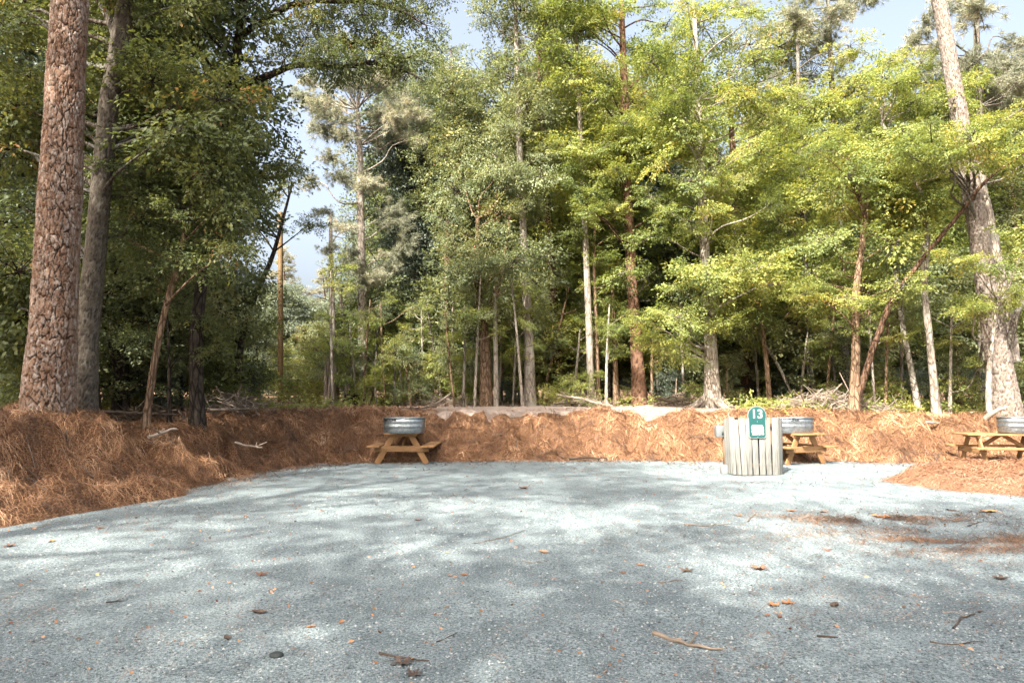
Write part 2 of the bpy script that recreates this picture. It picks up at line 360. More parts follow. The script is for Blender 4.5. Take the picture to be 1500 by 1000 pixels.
dirt_sunm = np.maximum(dirt_sunm, 0.55*sstep(1.9,2.4,Dm)*sstep(31,25,Y)*np.interp(pxx,[880,930,1040,1080],[0,1,1,0])*(Y>15))  # sunlit straw on the upper bank, its brightness painted in with pale soil colour
ground = link('ground', mesh('ground', np.stack([X.ravel(), Y.ravel(), Z.ravel()], 1), F, ground_mat(), True, vattr={'straw': strawm.ravel(), 'dirt_sun': dirt_sunm.ravel()}), kind='structure')

hx = axis([(-12,-9,0.5), (-9,9,0.12), (9,40,0.8)]); hy = axis([(-14.5,2.5,0.5), (2.5,17.4,0.12)])
X, Y = np.meshgrid(hx, hy)
Z = 0.035*(fbm(X*0.5, Y*0.5, 71)-0.5)*2 + 0.012*(fbm(X*2.3, Y*2.3, 72)-0.5)
def gravel_z(x, y):
    x = np.asarray(x, float); y = np.asarray(y, float)
    return 0.035*(fbm(x*0.5, y*0.5, 71)-0.5)*2 + 0.012*(fbm(x*2.3, y*2.3, 72)-0.5)
nx, ny = len(hx), len(hy); idx = np.arange(nx*ny).reshape(ny, nx)
F = np.stack([idx[:-1,:-1].ravel(), idx[:-1,1:].ravel(), idx[1:,1:].ravel(), idx[1:,:-1].ravel()], 1)
keep = (edge_d(X, Y)[:-1,:-1] < 0.5).ravel()
link('gravel_pad', mesh('gravel_pad', np.stack([X.ravel(), Y.ravel(), Z.ravel()], 1), F[keep], gravel_mat(), True), kind='structure')
def gz(x, y): return float(gravel_z(np.array([x]), np.array([y]))[0])

# ------------------------------------------------------------------ tubes, trunks and leaves
def tube(pts, rad, sides=6, cap=True, wob=0.0, rng=None):
    pts = np.asarray(pts, float); n = len(pts)
    rad = np.asarray(rad, float) * np.ones(n)
    T = np.gradient(pts, axis=0); T /= np.linalg.norm(T, axis=1)[:, None] + 1e-9
    ref = np.array([1.0, 0, 0]) if abs(T[0][0]) < 0.8 else np.array([0, 1.0, 0])
    A = ref - (T @ ref)[:, None]*T; A /= np.linalg.norm(A, axis=1)[:, None] + 1e-9
    B = np.cross(T, A)
    th = np.linspace(0, 2*np.pi, sides, endpoint=False)
    r = rad[:, None] * np.ones(sides)
    if wob and rng is not None: r = r * (1 + wob*(rng.rand(n, sides)-0.5))
    V = pts[:, None, :] + (A[:, None, :]*np.cos(th)[None, :, None] + B[:, None, :]*np.sin(th)[None, :, None]) * r[:, :, None]
    V = V.reshape(-1, 3)
    i = np.arange(n-1)[:, None]*sides; j = np.arange(sides)[None, :]; j2 = (j+1) % sides
    Fq = np.stack([(i+j).ravel(), (i+j2).ravel(), (i+sides+j2).ravel(), (i+sides+j).ravel()], 1)
    return V, Fq
def smooth_path(pts, step=0.5):
    pts = np.asarray(pts, float); seg = np.linalg.norm(np.diff(pts[:, :3], axis=0), axis=1); s = np.concatenate([[0], np.cumsum(seg)])
    m = max(3, int(s[-1]/step)+1); q = np.linspace(0, s[-1], m)
    out = np.stack([np.interp(q, s, pts[:, k]) for k in range(pts.shape[1])], 1)
    for _ in range(2): out[1:-1] = (out[:-2] + 2*out[1:-1] + out[2:])/4
    return out
def plates(u, z, nu, cw, ch, seed):          # cracked plates round a trunk; u in [0,1) wraps with nu cells
    cu = u*nu; cz = z/ch
    f1 = np.full(u.shape, 9.0); f2 = np.full(u.shape, 9.0); cell = np.zeros(u.shape)
    iu = np.floor(cu).astype(np.int64); iz = np.floor(cz).astype(np.int64)
    for a in (-1, 0, 1):
        for b in (-1, 0, 1):
            ku = (iu+a) % nu; kz = iz+b
            du = (iu+a) + 0.15+0.7*hash2(ku, kz, seed) - cu; dz = (iz+b) + 0.1+0.8*hash2(ku, kz, seed+1) - cz
            d = np.sqrt(du*du + dz*dz); h = hash2(ku, kz, seed+2)
            n1 = d < f1
            f2 = np.where(n1, f1, np.minimum(f2, d)); cell = np.where(n1, h, cell); f1 = np.where(n1, d, f1)
    return sstep(0.01, 0.13, f2-f1), cell
def trunk_geo(path, sides, flare=0.35, roots=0, seed=1, relief=0.0, cellw=0.07, cellh=0.13, step=0.4):
    """path: x y z r ; returns V, F, attrs"""
    p = smooth_path(path, step)
    if step < 0.1: p = np.concatenate([p[p[:, 2] < 2.2+0.62*p[0, 1]], p[p[:, 2] >= 2.2+0.62*p[0, 1]][::14]])
    n = len(p)
    z0 = p[0, 2]; hgt = p[:, 2]-z0
    th = np.linspace(0, 2*np.pi, sides, endpoint=False)
    rad = p[:, 3] * (1 + flare*np.exp(-hgt/ (p[0,3]*2.0+0.1)))
    rng = rs(seed)
    r = rad[:, None]*np.ones(sides)
    if roots:
        ph = rng.rand()*6
        r = r*(1 + 0.55*np.exp(-hgt/0.28)[:, None]*np.maximum(0, np.cos(th*roots+ph))[None, :]**2)
    U = np.ones((n,1))*(th/(2*np.pi))[None,:]; ZZ = hgt[:, None]*np.ones(sides)
    r = r*(1 + 0.07*(vnoise(np.cos(th)[None,:]*1.5+5+ZZ*0.8, np.sin(th)[None,:]*1.5+ZZ*0.8+9, seed)-0.5)*2)
    at = {}
    if relief:
        nu = max(6, int(2*np.pi*p[0,3]/cellw))
        zj = ZZ + cellh*0.7*(fbm(U*nu*1.3, ZZ*9, seed+5, 3)-0.5)
        pl, ce = plates(U + 1.3/nu*(fbm(ZZ*16, U*nu*1.1, seed+8, 3)-.5), zj, nu, cellw, cellh, seed)
        nb = max(5, int(nu*0.75)); pb, cb_ = plates(U + 0.9/nb*(fbm(ZZ*5, U*nb*1.1, seed+12, 3)-.5), ZZ + cellh*1.2*(fbm(U*nb, ZZ*4, seed+13, 3)-0.5), nb, cellw*2, cellh*2.3, seed+20)
        pb = sstep(0.0, 0.7, pb)
        pl = np.minimum(0.35+0.65*pl, pb); ce = np.clip(0.55*ce+0.45*cb_, 0, 1)
        r = r + relief*1.25*(pl*(0.6+0.6*ce) - 0.5) + relief*0.25*(vnoise(U*nu*4, ZZ*40, seed+3)-0.5)
        at = {'plate': pl.ravel(), 'cell': np.clip(ce*1.2-0.1, 0, 1).ravel(), 'moss': (np.exp(-ZZ/0.09)*(vnoise(U*nu, ZZ*8, seed+4) > 0.4)*0.85).ravel()}
    V = p[:, None, :3] + np.stack([np.cos(th), np.sin(th), 0*th], 1)[None, :, :]*r[:, :, None]
    V = V.reshape(-1, 3); i = np.arange(n-1)[:, None]*sides; j = np.arange(sides)[None, :]; j2 = (j+1) % sides
    Fq = np.stack([(i+j).ravel(), (i+j2).ravel(), (i+sides+j2).ravel(), (i+sides+j).ravel()], 1)
    return V, Fq, at

def leaf_shape(kind):
    if kind == 'quad':                        # pointed leaf folded on its midrib, 2 triangles
        return np.array([[0,0,0],[0.5,0.27,0.05],[1,0,-0.06],[0.5,-0.27,0.05]]), np.array([[0,1,2],[0,2,3]])
    if kind == 'full':
        V = np.array([[0,0,0],[0.28,0.2,0.05],[0.66,0.2,0.04],[1,0,-0.1],[0.66,-0.2,0.04],[0.28,-0.2,0.05],[0.5,0,0.0]])
        return V, np.array([[0,6,2,1],[6,3,3,2],[0,5,4,6],[6,4,3,3]])[[0,2]], np.array([[6,3,2],[6,4,3]])
def spray(rng, n, length, leaf, width, kind='quad'):
    """a flat twig with leaves along both sides; returns leaf V (n*k), F, and rnd per face"""
    t = rng.uniform(0.05, 1, n); side = np.where(np.arange(n) % 2 == 0, 1, -1)
    reach = width*(1-0.5*t)*rng.uniform(0.1, 1, n)
    base = np.stack([t*length - 0*reach, side*reach*0.9, rng.normal(0, 0.035*length+0.01, n) - 0.18*length*t*t], 1)
    ang = side*rng.uniform(0.3, 1.2, n); tilt = rng.normal(-0.25, 0.35, n); roll = rng.normal(0, 0.45, n)
    sc = leaf*rng.uniform(0.65, 1.25, n)
    ca, sa = np.cos(ang), np.sin(ang); ct, st_ = np.cos(tilt), np.sin(tilt); cr, sr = np.cos(roll), np.sin(roll)
    ex = np.stack([ca*ct, sa*ct, st_], 1)
    ey0 = np.stack([-sa, ca, 0*sa], 1); ez0 = np.cross(ex, ey0)
    ey = ey0*cr[:, None] + ez0*sr[:, None]; ez = np.cross(ex, ey)
    L = leaf_shape(kind); lv = L[0]
    V = base[:, None, :] + sc[:, None, None]*(lv[None, :, 0:1]*ex[:, None, :] + lv[None, :, 1:2]*ey[:, None, :] + lv[None, :, 2:3]*ez[:, None, :])
    k = len(lv); off = (np.arange(n)*k)[:, None, None]
    Fs = [(f[None]+off).reshape(-1, f.shape[1]) for f in L[1:]]
    return V.reshape(-1, 3), Fs
def tuft(rng, n, length, w):
    d = rng.normal(size=(n, 3)); d[:, 0] = np.abs(d[:, 0])*0.8+0.35; d /= np.linalg.norm(d, axis=1)[:, None]
    s = np.cross(d, rng.normal(size=(n, 3))); s /= np.linalg.norm(s, axis=1)[:, None]
    l = length*rng.uniform(0.7, 1.1, n)[:, None]
    b = np.stack([rng.uniform(-0.12, 0.02, n), 0*l[:, 0], 0*l[:, 0]], 1)
    V = np.stack([b + s*w/2, b - s*w/2, b + d*l + [0, 0, -0.02]], 1)
    return V.reshape(-1, 3), [np.arange(n*3).reshape(-1, 3)]
SPR = {}
def sprays(kind, leaf):
    key = (kind, round(leaf, 3))
    if key not in SPR:
        rng = rs(len(SPR)*17+3)
        if kind == 'pine': SPR[key] = [tuft(rng, 26, leaf, 0.011 if leaf < 0.25 else 0.016) for _ in range(4)]
        else: SPR[key] = [spray(rng, 13 if kind != 'near' else 15, 0.55*leaf/0.11, leaf, 0.2*leaf/0.11, 'quad') for _ in range(5)]
    return SPR[key]
def place_sprays(kind, leaf, pos, dirs, up, rng, scale=None):
    """instance the templates at pos with x axis dirs and z axis near up"""
    tm = sprays(kind, leaf); m = len(pos); which = rng.randint(0, len(tm), m)
    sc = rng.uniform(0.75, 1.3, m) if scale is None else scale
    ex = dirs/(np.linalg.norm(dirs, axis=1)[:, None]+1e-9)
    ey = np.cross(up, ex); ey /= np.linalg.norm(ey, axis=1)[:, None]+1e-9; ez = np.cross(ex, ey)
    Vs, Fs, Rn = [], {}, {}
    n0 = 0
    for w in range(len(tm)):
        s = np.where(which == w)[0]
        if not len(s): continue
        tv, tf = tm[w]
        V = pos[s][:, None, :] + sc[s][:, None, None]*(tv[None, :, 0:1]*ex[s][:, None, :] + tv[None, :, 1:2]*ey[s][:, None, :] + tv[None, :, 2:3]*ez[s][:, None, :])
        Vs.append(V.reshape(-1, 3)); k = len(tv)
        for f in tf:
            ff = (f[None] + (n0+np.arange(len(s))*k)[:, None, None]).reshape(-1, f.shape[1])
            Fs.setdefault(f.shape[1], []).append(ff)
            per = 26 if kind == 'pine' else (15 if kind == 'near' else 13)
            g = rng.rand(len(s))[:, None]*0.5
            q = np.clip(g + rng.rand(len(s), per)*0.5, 0, 1)
            rep = len(f)//per
            Rn.setdefault(f.shape[1], []).append(np.repeat(q, rep, axis=1).ravel())
        n0 += len(s)*k
    ks = list(Fs.keys())
    return np.concatenate(Vs), [np.concatenate(Fs[k]) for k in ks], np.concatenate([np.concatenate(Rn[k]) for k in ks])

BOUGH = {}
def boughs(kind, near):
    """leafy boughs of unit radius (two materials: leaves, twig bark), shared between all trees of a kind"""
    key = (kind, near)
    if key in BOUGH: return BOUGH[key]
    out = []
    for v in range(5):
        rng = rs(900+v*7+len(BOUGH)*31); tw = Geo(); pos, dirs, ups = [], [], []
        fl = {'beech': 0.36, 'oak': 0.5, 'gum': 0.5, 'dark': 0.55, 'pine': 0.42, 'far': 0.5}[kind]
        nsub = 15; tot = {'pine': 95}.get(kind, 84 if near else 112)
        for i in range(nsub):
            az = i*2.4+rng.normal(0, 0.3); rr = math.sqrt(rng.uniform(0.15, 1)); d = np.array([math.cos(az)*rr, math.sin(az)*rr, rng.normal(0, 0.55)*fl*1.3])
            if kind == 'beech': d[2] -= 0.14*rr*rr
            m = d*0.5+rng.normal(0, 0.06, 3)
            tw.add(*tube(np.array([[0, 0, -0.03], m*0.6, m+(d-m)*0.4, d]), [0.018, 0.013, 0.009, 0.004], 3))
            q = tot//nsub + 1; t = rng.uniform(0.25, 1.08, q)[:, None]
            pos.append(np.where(t < 0.5, m*t*2, m+(d-m)*(t*2-1)) + rng.normal(0, 0.10, (q, 3))*[1, 1, 0.45 if kind == 'beech' else 0.9])
            dirs.append(d[None]*[1, 1, 0.4] + rng.normal(0, 0.55, (q, 3))*[1, 1, 0.2 if kind == 'beech' else 0.5])
            u = rng.normal(0, 0.16 if kind == 'beech' else 0.45, (q, 3)); u[:, 2] = 1; ups.append(u)
        leaf = {'pine': 0.27}.get(kind, 0.125 if near else 0.1)
        V, Fl, Rn = place_sprays('pine' if kind == 'pine' else 'b', leaf, np.concatenate(pos), np.concatenate(dirs), np.concatenate(ups), rng)
        tv = np.concatenate(tw.V); tf = [np.concatenate(f)+len(V) for f in tw.F.values()]
        nlf = sum(len(f) for f in Fl); ntf = sum(len(f) for f in tf)
        me = mesh('leafy_bough', np.vstack([V, tv]), Fl+tf, [LEAF[kind], BARK['grey' if kind in ('beech', 'pine') else 'dark']], False,
                  fattr=np.concatenate([Rn, np.zeros(ntf)]), fmat=np.concatenate([np.zeros(nlf), np.ones(ntf)]))
        out.append(me)
    BOUGH[key] = out
    return out
def attach_limbs(trunk, blobs, rng, limb_scale=1.0, sides=5, groups=()):
    """one limb from the trunk (or from a drawn limb) to the middle of every foliage mass"""
    tp = smooth_path(trunk, 0.4); limbs = Geo(); ztop = tp[-1, 2]; zb = tp[0, 2]; ends = []
    todo = [(tp, b, False) for b in blobs] + [(smooth_path(lp, 0.2), b, True) for lp, bs in groups for b in bs]
    for tp, (bx, by, bz, Rr), onlimb in todo:
        hd = np.hypot(tp[:, 0]-bx, tp[:, 1]-by); want = bz - 0.45*hd
        k = int(np.argmin(np.abs(tp[:, 2] - np.clip(want, zb+0.075*(ztop-zb)+0.5, ztop-0.1))))
        if onlimb: k = int(np.argmin(np.linalg.norm(tp[:, :3]-[bx-0.4, by, bz], axis=1)))
        a = tp[k, :3]; c = np.array([bx, by, bz]); L = np.linalg.norm(c-a)+0.01
        r0 = min(tp[k, 3]*0.5, 0.010+0.012*L)*limb_scale
        m1 = a+(c-a)*0.35+rng.normal(0, 0.09*L, 3)+[0, 0, -0.02*L]; m2 = a+(c-a)*0.7+rng.normal(0, 0.07*L, 3)+[0, 0, 0.05*L]
        cp = smooth_path(np.array([a, m1, m2, c]), max(0.25, L/8)); limbs.add(*tube(cp, np.linspace(r0, max(0.008, r0*0.25), len(cp)), sides))
        ends.append((c, c-a, Rr))
    return limbs, ends
def crown_from_blobs(trunk, blobs, kind, leaf, dens, rng, flat=0.5, sides=4):
    """the same, joined into one crown, for the copied trees of the wood"""
    limbs, ends = attach_limbs(trunk, blobs, rng, 1.0, sides); pos = []; dirs = []; ups = []
    for c, d0, Rr in ends:
        for _ in range(int(6+5*Rr)):
            d = rng.normal(size=3); d /= np.linalg.norm(d); e = c + d*Rr*np.array([1, 1, flat])*rng.uniform(0.55, 1.0)
            s0 = c+(rng.rand()*-0.3)*d0; mid = (s0+e)/2 + rng.normal(0, 0.06*Rr, 3)
            limbs.add(*tube(np.array([s0, mid, e]), [0.014, 0.009, 0.005], 3)); q = max(3, int(dens*Rr*Rr)); t = rng.uniform(0.2, 1.08, q)[:, None]
            pos.append(np.where(t < 0.5, s0+(mid-s0)*t*2, mid+(e-mid)*(t*2-1)) + rng.normal(0, 0.1*Rr, (q, 3))*[1, 1, 0.45])
            dirs.append((e-s0)[None, :]/(np.linalg.norm(e-s0)+.01) + rng.normal(0, 0.75, (q, 3))*[1, 1, 0.35]); ups.append(np.stack([rng.normal(0, 0.3, q), rng.normal(0, 0.3, q), np.ones(q)], 1))
    return limbs, place_sprays(kind, leaf, np.concatenate(pos), np.concatenate(dirs), np.concatenate(ups), rng)

def auto_blobs(trunk, z0, z1, Rmax, n, rng, blob=1.1, top=True, lean=(0, 0)):
    tp = smooth_path(trunk, 0.4); out = []
    for i in range(n):
        t = (i+rng.rand())/n; z = z0+(z1-z0)*t
        k = int(np.argmin(np.abs(tp[:, 2]-z))); c = tp[k]
        prof = Rmax*(0.55+0.45*math.sin(math.pi*min(1, t*0.85+0.2)))*(1-0.55*t**3)
        a = i*2.4+rng.rand()*0.8; r = prof*math.sqrt(rng.uniform(0.12, 1))
        out.append((c[0]+r*math.cos(a)+lean[0], c[1]+r*math.sin(a)+lean[1], z+0.12*r, blob*rng.uniform(0.75, 1.25)))
    return out
def fill(x0, x1, y0, y1, Y0, Y1, n, Rr, rng):   # foliage masses seen between these photo pixels, at these distances
    out = []
    for i in range(n):
        Yd = rng.uniform(Y0, Y1); p = P(x0+(x1-x0)*((i+rng.rand())/n), rng.uniform(y0, y1), Yd)
        out.append((p.x, p.y, p.z, Rr*rng.uniform(0.75, 1.25)))
    return out

def px_trunk(pts, Yd, widths, top=None, drift=0.0):
    """trunk through photo pixels at distance Yd; widths in photo pixels"""
    out = []
    for i, ((px, py), w) in enumerate(zip(pts, widths)):
        p = P(px, py, Yd + drift*i); out.append([p.x, p.y, p.z, w/2*Yd/FPX])
    out[0][2] = hz(out[0][0], out[0][1]) - 0.08
    if top:                                    # carry on above the frame
        a, b = np.array(out[-2][:3]), np.array(out[-1][:3]); d = (b-a)/np.linalg.norm(b-a)
        out.append([*(b + d*top), out[-1][3]*0.35])
    return np.array(out)
TRI = 0
def make_tree(name, label, cat, trunk, blobs, leafkind, barkkind, leaf=0.11, dens=9, seed=1, group=None, near=False,
              plate=None, flare=0.35, roots=0, flat=0.45, limb=1.0, extra=None, groups=()):
    rng = rs(seed); base = trunk[0, :3].copy(); base[2] += 0.08
    root = empty(name, base, label, cat, group)
    if plate:
        V, Fq, at = trunk_geo(trunk, plate[0], flare, roots, seed, plate[1], plate[2], plate[3], plate[4]); bm = plate[5]
    else:
        V, Fq, at = trunk_geo(trunk, 12, flare, roots, seed); bm = BARK[barkkind]
    link('trunk', mesh('trunk', V-base, Fq, bm, True, vattr=at), root)
    lb = BARK[barkkind]
    if blobs:
        limbs, ends = attach_limbs(trunk, blobs, rng, limb, 5, groups)
        limbs.build('limbs', lb, root, base, True)
        lib = boughs(leafkind, near)
        for c, d, Rr in ends:
            o = link('leafy_bough', lib[rng.randint(len(lib))], root); o.location = c-base
            o.rotation_euler = (rng.normal(0, 0.24), rng.normal(0, 0.24), math.atan2(d[1], d[0])+rng.normal(0, 0.6)); k = Rr*(1.02 if not near else 0.95)*rng.uniform(0.7, 1.25)
            o.scale = (k, k*rng.uniform(0.8, 1.1), k*rng.uniform(0.8, 1.2))
    for g in (extra or []): g(root, base, lb)
    return root
def limb_part(pixels, Yd, widths, bark=None):  # a single limb drawn through photo pixels
    def f(root, base, lb):
        pts = []
        for i, ((px, py), w) in enumerate(zip(pixels, widths)):
            Yy = Yd[i] if isinstance(Yd, (list, tuple)) else Yd
            p = P(px, py, Yy); pts.append([p.x, p.y, p.z, w/2*Yy/FPX])
        q = smooth_path(np.array(pts), 0.2); g = Geo(); q[:, :3] += rs(3).normal(0, 0.008, (len(q), 3))
        g.add(*tube(q[:, :3], q[:, 3], 8)); g.build('limb', BARK[bark] if bark else lb, root, base, True)
    return f
def dead_twigs(px0, px1, py0, py1, Yd, n, L, seed, trunkx):
    def f(root, base, lb):
        rng = rs(seed); g = Geo()
        for i in range(n):
            py = py0+(py1-py0)*(i+rng.rand())/n; a = np.array(P(trunkx, py, Yd)); sd = rng.choice([-1, 1])
            d = np.array([sd*rng.uniform(0.5, 1), rng.normal(0, 0.5), rng.uniform(-0.15, 0.6)]); l = L*rng.uniform(0.4, 1)
            b = a+d*l*0.5+rng.normal(0, 0.06*l, 3); c = a+d*l+rng.normal(0, 0.1*l, 3)
            g.add(*tube(smooth_path(np.array([a, b, c]), 0.15), np.linspace(0.022, 0.005, len(smooth_path(np.array([a, b, c]), 0.15))), 4))
            for _ in range(2):
                e = b+rng.normal(0, 0.3*l, 3); g.add(*tube(np.array([b, (b+e)/2+rng.normal(0, .03, 3), e]), [0.01, 0.007, 0.004], 3))
        g.build('dead_branches', BARK['grey'], root, base, True, kind='stuff')
    return f

# ================================================================== TREES
rng0 = rs(11)
# --- left front: the big pine and its neighbours -------------------------------------------------
t = px_trunk([(71, 612), (76, 500), (86, 330), (95, 160), (103, 0)], 11.2, [64, 59, 54, 50, 47], top=8)
make_tree('pine_tree', 'thick scaly-barked pine trunk, the widest on the left, on the straw bank', 'tree', t,
          auto_blobs(t, 12.5, 17.5, 3.2, 22, rs(5), 1.2), 'pine', 'brown', 0.2, 10, 21,
          plate=(200, 0.026, 0.07, 0.15, 0.017, M_PINEPLATE), flare=0.13, roots=0, flat=0.6)
t = px_trunk([(126, 612), (128, 500), (143, 330), (160, 150), (186, 0)], 12.3, [32, 29, 27, 25, 24], top=6)
bl = fill(0, 60, -20, 560, 12.5, 16.0, 30, 0.80, rs(31)) + fill(120, 330, -40, 330, 11.5, 15, 34, 0.76, rs(32)) + auto_blobs(t, 12, 15, 3.2, 9, rs(33), 1.0)
make_tree('oak_tree', 'lichen-grey oak trunk right beside the big scaly pine', 'tree', t, bl, 'oak', 'grey', 0.115, 9, 22, near=True,
          plate=(56, 0.012, 0.04, 0.1, 0.035, plate_mat('oak_plate_bark', (0.05,0.045,0.04), [(0,(0.09,0.07,0.05)),(0.5,(0.18,0.15,0.115)),(1,(0.34,0.31,0.26))], (0.09,0.1,0.04))), flare=0.2)
t = px_trunk([(290, 622), (286, 500), (298, 380), (318, 260), (338, 150), (352, 40)], 14.6, [21, 18, 17, 15, 14, 13], top=5)
bl = fill(230, 385, -30, 270, 12.5, 15.5, 30, 0.7, rs(34)) + auto_blobs(t, 13.5, 16, 3.0, 8, rs(36), 1.0)
def lpath(pixels, Yd, widths):
    out = []
    for (px, py), Yy, w in zip(pixels, Yd, widths):
        p = P(px, py, Yy); out.append([p.x, p.y, p.z, w/2*Yy/FPX])
    return np.array(out)
LB1 = ([(340, 130), (400, 108), (440, 92), (500, 100), (555, 88), (620, 118)], [14.6, 14, 13.6, 13.3, 13.1, 13], [11, 10, 9, 8, 5, 2])
LB2 = ([(345, 60), (395, 22), (440, 2), (520, 2), (570, 6), (625, 38)], [14.6, 14, 13.6, 13.3, 13.1, 13], [11, 10, 9, 8, 6, 2])
grp = [(lpath(*LB1), fill(405, 600, 30, 112, 12.7, 13.8, 14, 0.42, rs(35))), (lpath(*LB2), fill(410, 640, -30, 38, 12.7, 14.2, 15, 0.42, rs(37)))]
make_tree('oak_tree', 'dark crooked oak whose long limbs reach over the gravel towards the gap of sky', 'tree', t, bl, 'oak', 'dark', 0.105, 9, 23, near=True, groups=grp,
          extra=[limb_part(*LB1), limb_part(*LB2), limb_part([(535, 93), (570, 95), (595, 118)], [13.2, 13, 13], [5, 3, 2])])
t = px_trunk([(212, 636), (224, 540), (240, 455), (262, 385), (275, 320), (300, 240)], 12.9, [11, 10, 9, 9, 6, 4])
make_tree('sapling_tree', 'thin pale leaning sapling between the lichen-grey oak and the dark crooked oak', 'tree', t,
          fill(170, 370, 200, 400, 12, 15, 25, 0.56, rs(41)), 'oak', 'tan', 0.11, 7, 24, near=True)
t = px_trunk([(176, 600), (180, 480), (186, 360), (184, 200), (195, 30)], 17, [15, 13, 12, 11, 10], top=3)
make_tree('broadleaf_tree', 'dark slim trunk in deep shade just right of the lichen-grey oak', 'tree', t,
          fill(100, 330, 60, 480, 16, 20, 34, 0.88, rs(42)), 'gum', 'dark', 0.135, 7, 25)
t = px_trunk([(345, 590), (352, 500), (372, 430), (398, 385), (412, 330), (428, 270)], 19, [11, 9, 9, 7, 5, 3])
make_tree('broadleaf_tree', 'small tree bending right with thin dark twigs against the pale sky gap', 'tree', t,
          fill(300, 460, 245, 330, 17, 20, 9, 0.42, rs(43)) + fill(260, 375, 380, 560, 18, 22, 22, 0.72, rs(44)), 'oak', 'dark', 0.11, 7, 26)

# --- the pale wooden pole -------------------------------------------------
pl = px_trunk([(411, 588), (411, 450), (411, 311)], 33, [8, 7.4, 6.6])
root = empty('wooden_pole', pl[0, :3], 'bare straight honey-coloured wooden pole standing in the sky gap left of centre', 'pole')
g = Geo(); V, Fq = tube(np.array([pl[0,:3], pl[1,:3], pl[2,:3]]), pl[:, 3], 14); g.add(V, Fq)
top = pl[2, :3]; ring = V[-14:]; g.add(np.vstack([ring, top+[0,0,0.02]]), [[i, (i+1) % 14, 14] for i in range(14)])
g.build('pole_shaft', M_POLE, root, pl[0, :3], True)

# --- middle -------------------------------------------------
TL = []
t = px_trunk([(532, 590), (531, 450), (528, 300), (527, 210), (523, 160)], 28, [15, 13, 11, 9, 6])
bl = fill(440, 620, 100, 215, 26.5, 29.5, 30, 0.80, rs(51)) + fill(480, 570, 60, 110, 27, 29, 5, 0.72, rs(52)) + fill(450, 590, 215, 330, 27, 29, 10, 0.64, rs(53)) + fill(505, 590, 360, 430, 26.5, 28, 8, 0.64, rs(54))
make_tree('pine_tree', 'tall slender pine with grey-green needle crown just right of the sky gap', 'tree', t, bl, 'pine', 'pale', 0.24, 9, 51, flat=0.5,
          extra=[dead_twigs(470, 590, 300, 500, 28, 9, 1.5, 4, 531)])
t = px_trunk([(489, 590), (487, 480), (485, 380), (484, 315)], 27, [10, 9, 7, 5])
make_tree('pine_tree', 'slim bare-sided pine with broken stubs, nearest the sky gap', 'tree', t, fill(470, 520, 330, 400, 26, 28, 4, 0.50, rs(55)), 'pine', 'pale', 0.24, 7, 52,
          extra=[dead_twigs(450, 520, 340, 540, 27, 10, 1.3, 5, 487)])
t = px_trunk([(508, 590), (504, 500), (498, 420)], 29, [7, 6, 4])
make_tree('sapling_tree', 'pale thin trunk between the two slim pines beside the sky gap', 'tree', t, fill(485, 530, 440, 540, 28, 30, 6, 0.56, rs(56)), 'beech', 'pale', 0.13, 6, 53)
t = px_trunk([(608, 585), (606, 420), (607, 280), (612, 180)], 31, [12, 11, 9, 6], top=2)
bl = fill(555, 690, 190, 470, 29.5, 33, 37, 1.08, rs(57)) + fill(590, 690, 120, 200, 30, 33, 7, 0.96, rs(58))
make_tree('evergreen_tree', 'dense dark blue-green evergreen standing left of centre in the back row', 'tree', t, bl, 'dark', 'dark', 0.13, 9, 54)
t = px_trunk([(655, 590), (654, 480), (656, 330), (660, 200), (664, 110)], 28, [10, 9, 9, 7, 5])
bl = fill(615, 725, 60, 330, 26.5, 29.5, 37, 0.84, rs(59))
make_tree('broadleaf_tree', 'tall mid-green tree whose rounded top meets the open sky left of centre', 'tree', t, bl, 'gum', 'tan', 0.135, 9, 55)
t = px_trunk([(713, 590), (710, 500), (704, 455), (698, 400), (700, 320)], 25, [19, 16, 13, 9, 6])
bl = fill(650, 790, 250, 470, 23.5, 26.5, 33, 0.76, rs(60))
make_tree('broadleaf_tree', 'forked reddish trunk beside the cut pale pole, left of centre', 'tree', t, bl, 'gum', 'tan', 0.135, 8, 56, flare=0.2,
          extra=[limb_part([(708, 470), (722, 440), (736, 400), (744, 350), (748, 300)], 25, [11, 9, 8, 7, 4])])
t = px_trunk([(727, 591), (726, 510), (724, 432)], 24.6, [7.5, 7, 6.2])
root = empty('dead_snag', t[0, :3], 'cut straight pale grey dead pole beside the forked reddish trunk', 'dead tree')
V, Fq, _ = trunk_geo(t, 12, 0.1, 0, 3); g = Geo(); g.add(V-t[0, :3], Fq); g.add(np.vstack([V[-12:], V[-12:].mean(0)+[0.02, 0, 0.1]])-t[0, :3], [[i, (i+1) % 12, 12] for i in range(12)])
g.build('trunk', BARK['pale'], root, smooth=True)
t = px_trunk([(777, 590), (775, 500), (769, 400), (763, 270), (758, 130), (755, 0)], 25.5, [17, 14, 12, 10, 8, 6], top=2)
bl = fill(700, 815, -20, 260, 24, 27, 32, 0.88, rs(61))
make_tree('broadleaf_tree', 'pale straight trunk in the middle of the photo with a split base', 'tree', t, bl, 'gum', 'pale', 0.135, 9, 57)
t = px_trunk([(820, 580), (814, 480), (805, 340), (797, 230), (790, 80)], 29, [15, 13, 12, 10, 8], top=3)
make_tree('pine_tree', 'brown-barked pine with a bare trunk leaning left, right of the centre', 'tree', t, fill(735, 860, -40, 110, 27, 30, 18, 0.80, rs(62)), 'pine', 'brown', 0.24, 8, 58,
          extra=[dead_twigs(740, 860, 60, 330, 29, 12, 2.2, 6, 797)])
t = px_trunk([(866, 588), (863, 480), (858, 360), (852, 240), (846, 100)], 25.5, [11, 10, 9, 8, 6], top=3)
bl = fill(800, 900, 0, 300, 24, 27, 28, 0.80, rs(63))
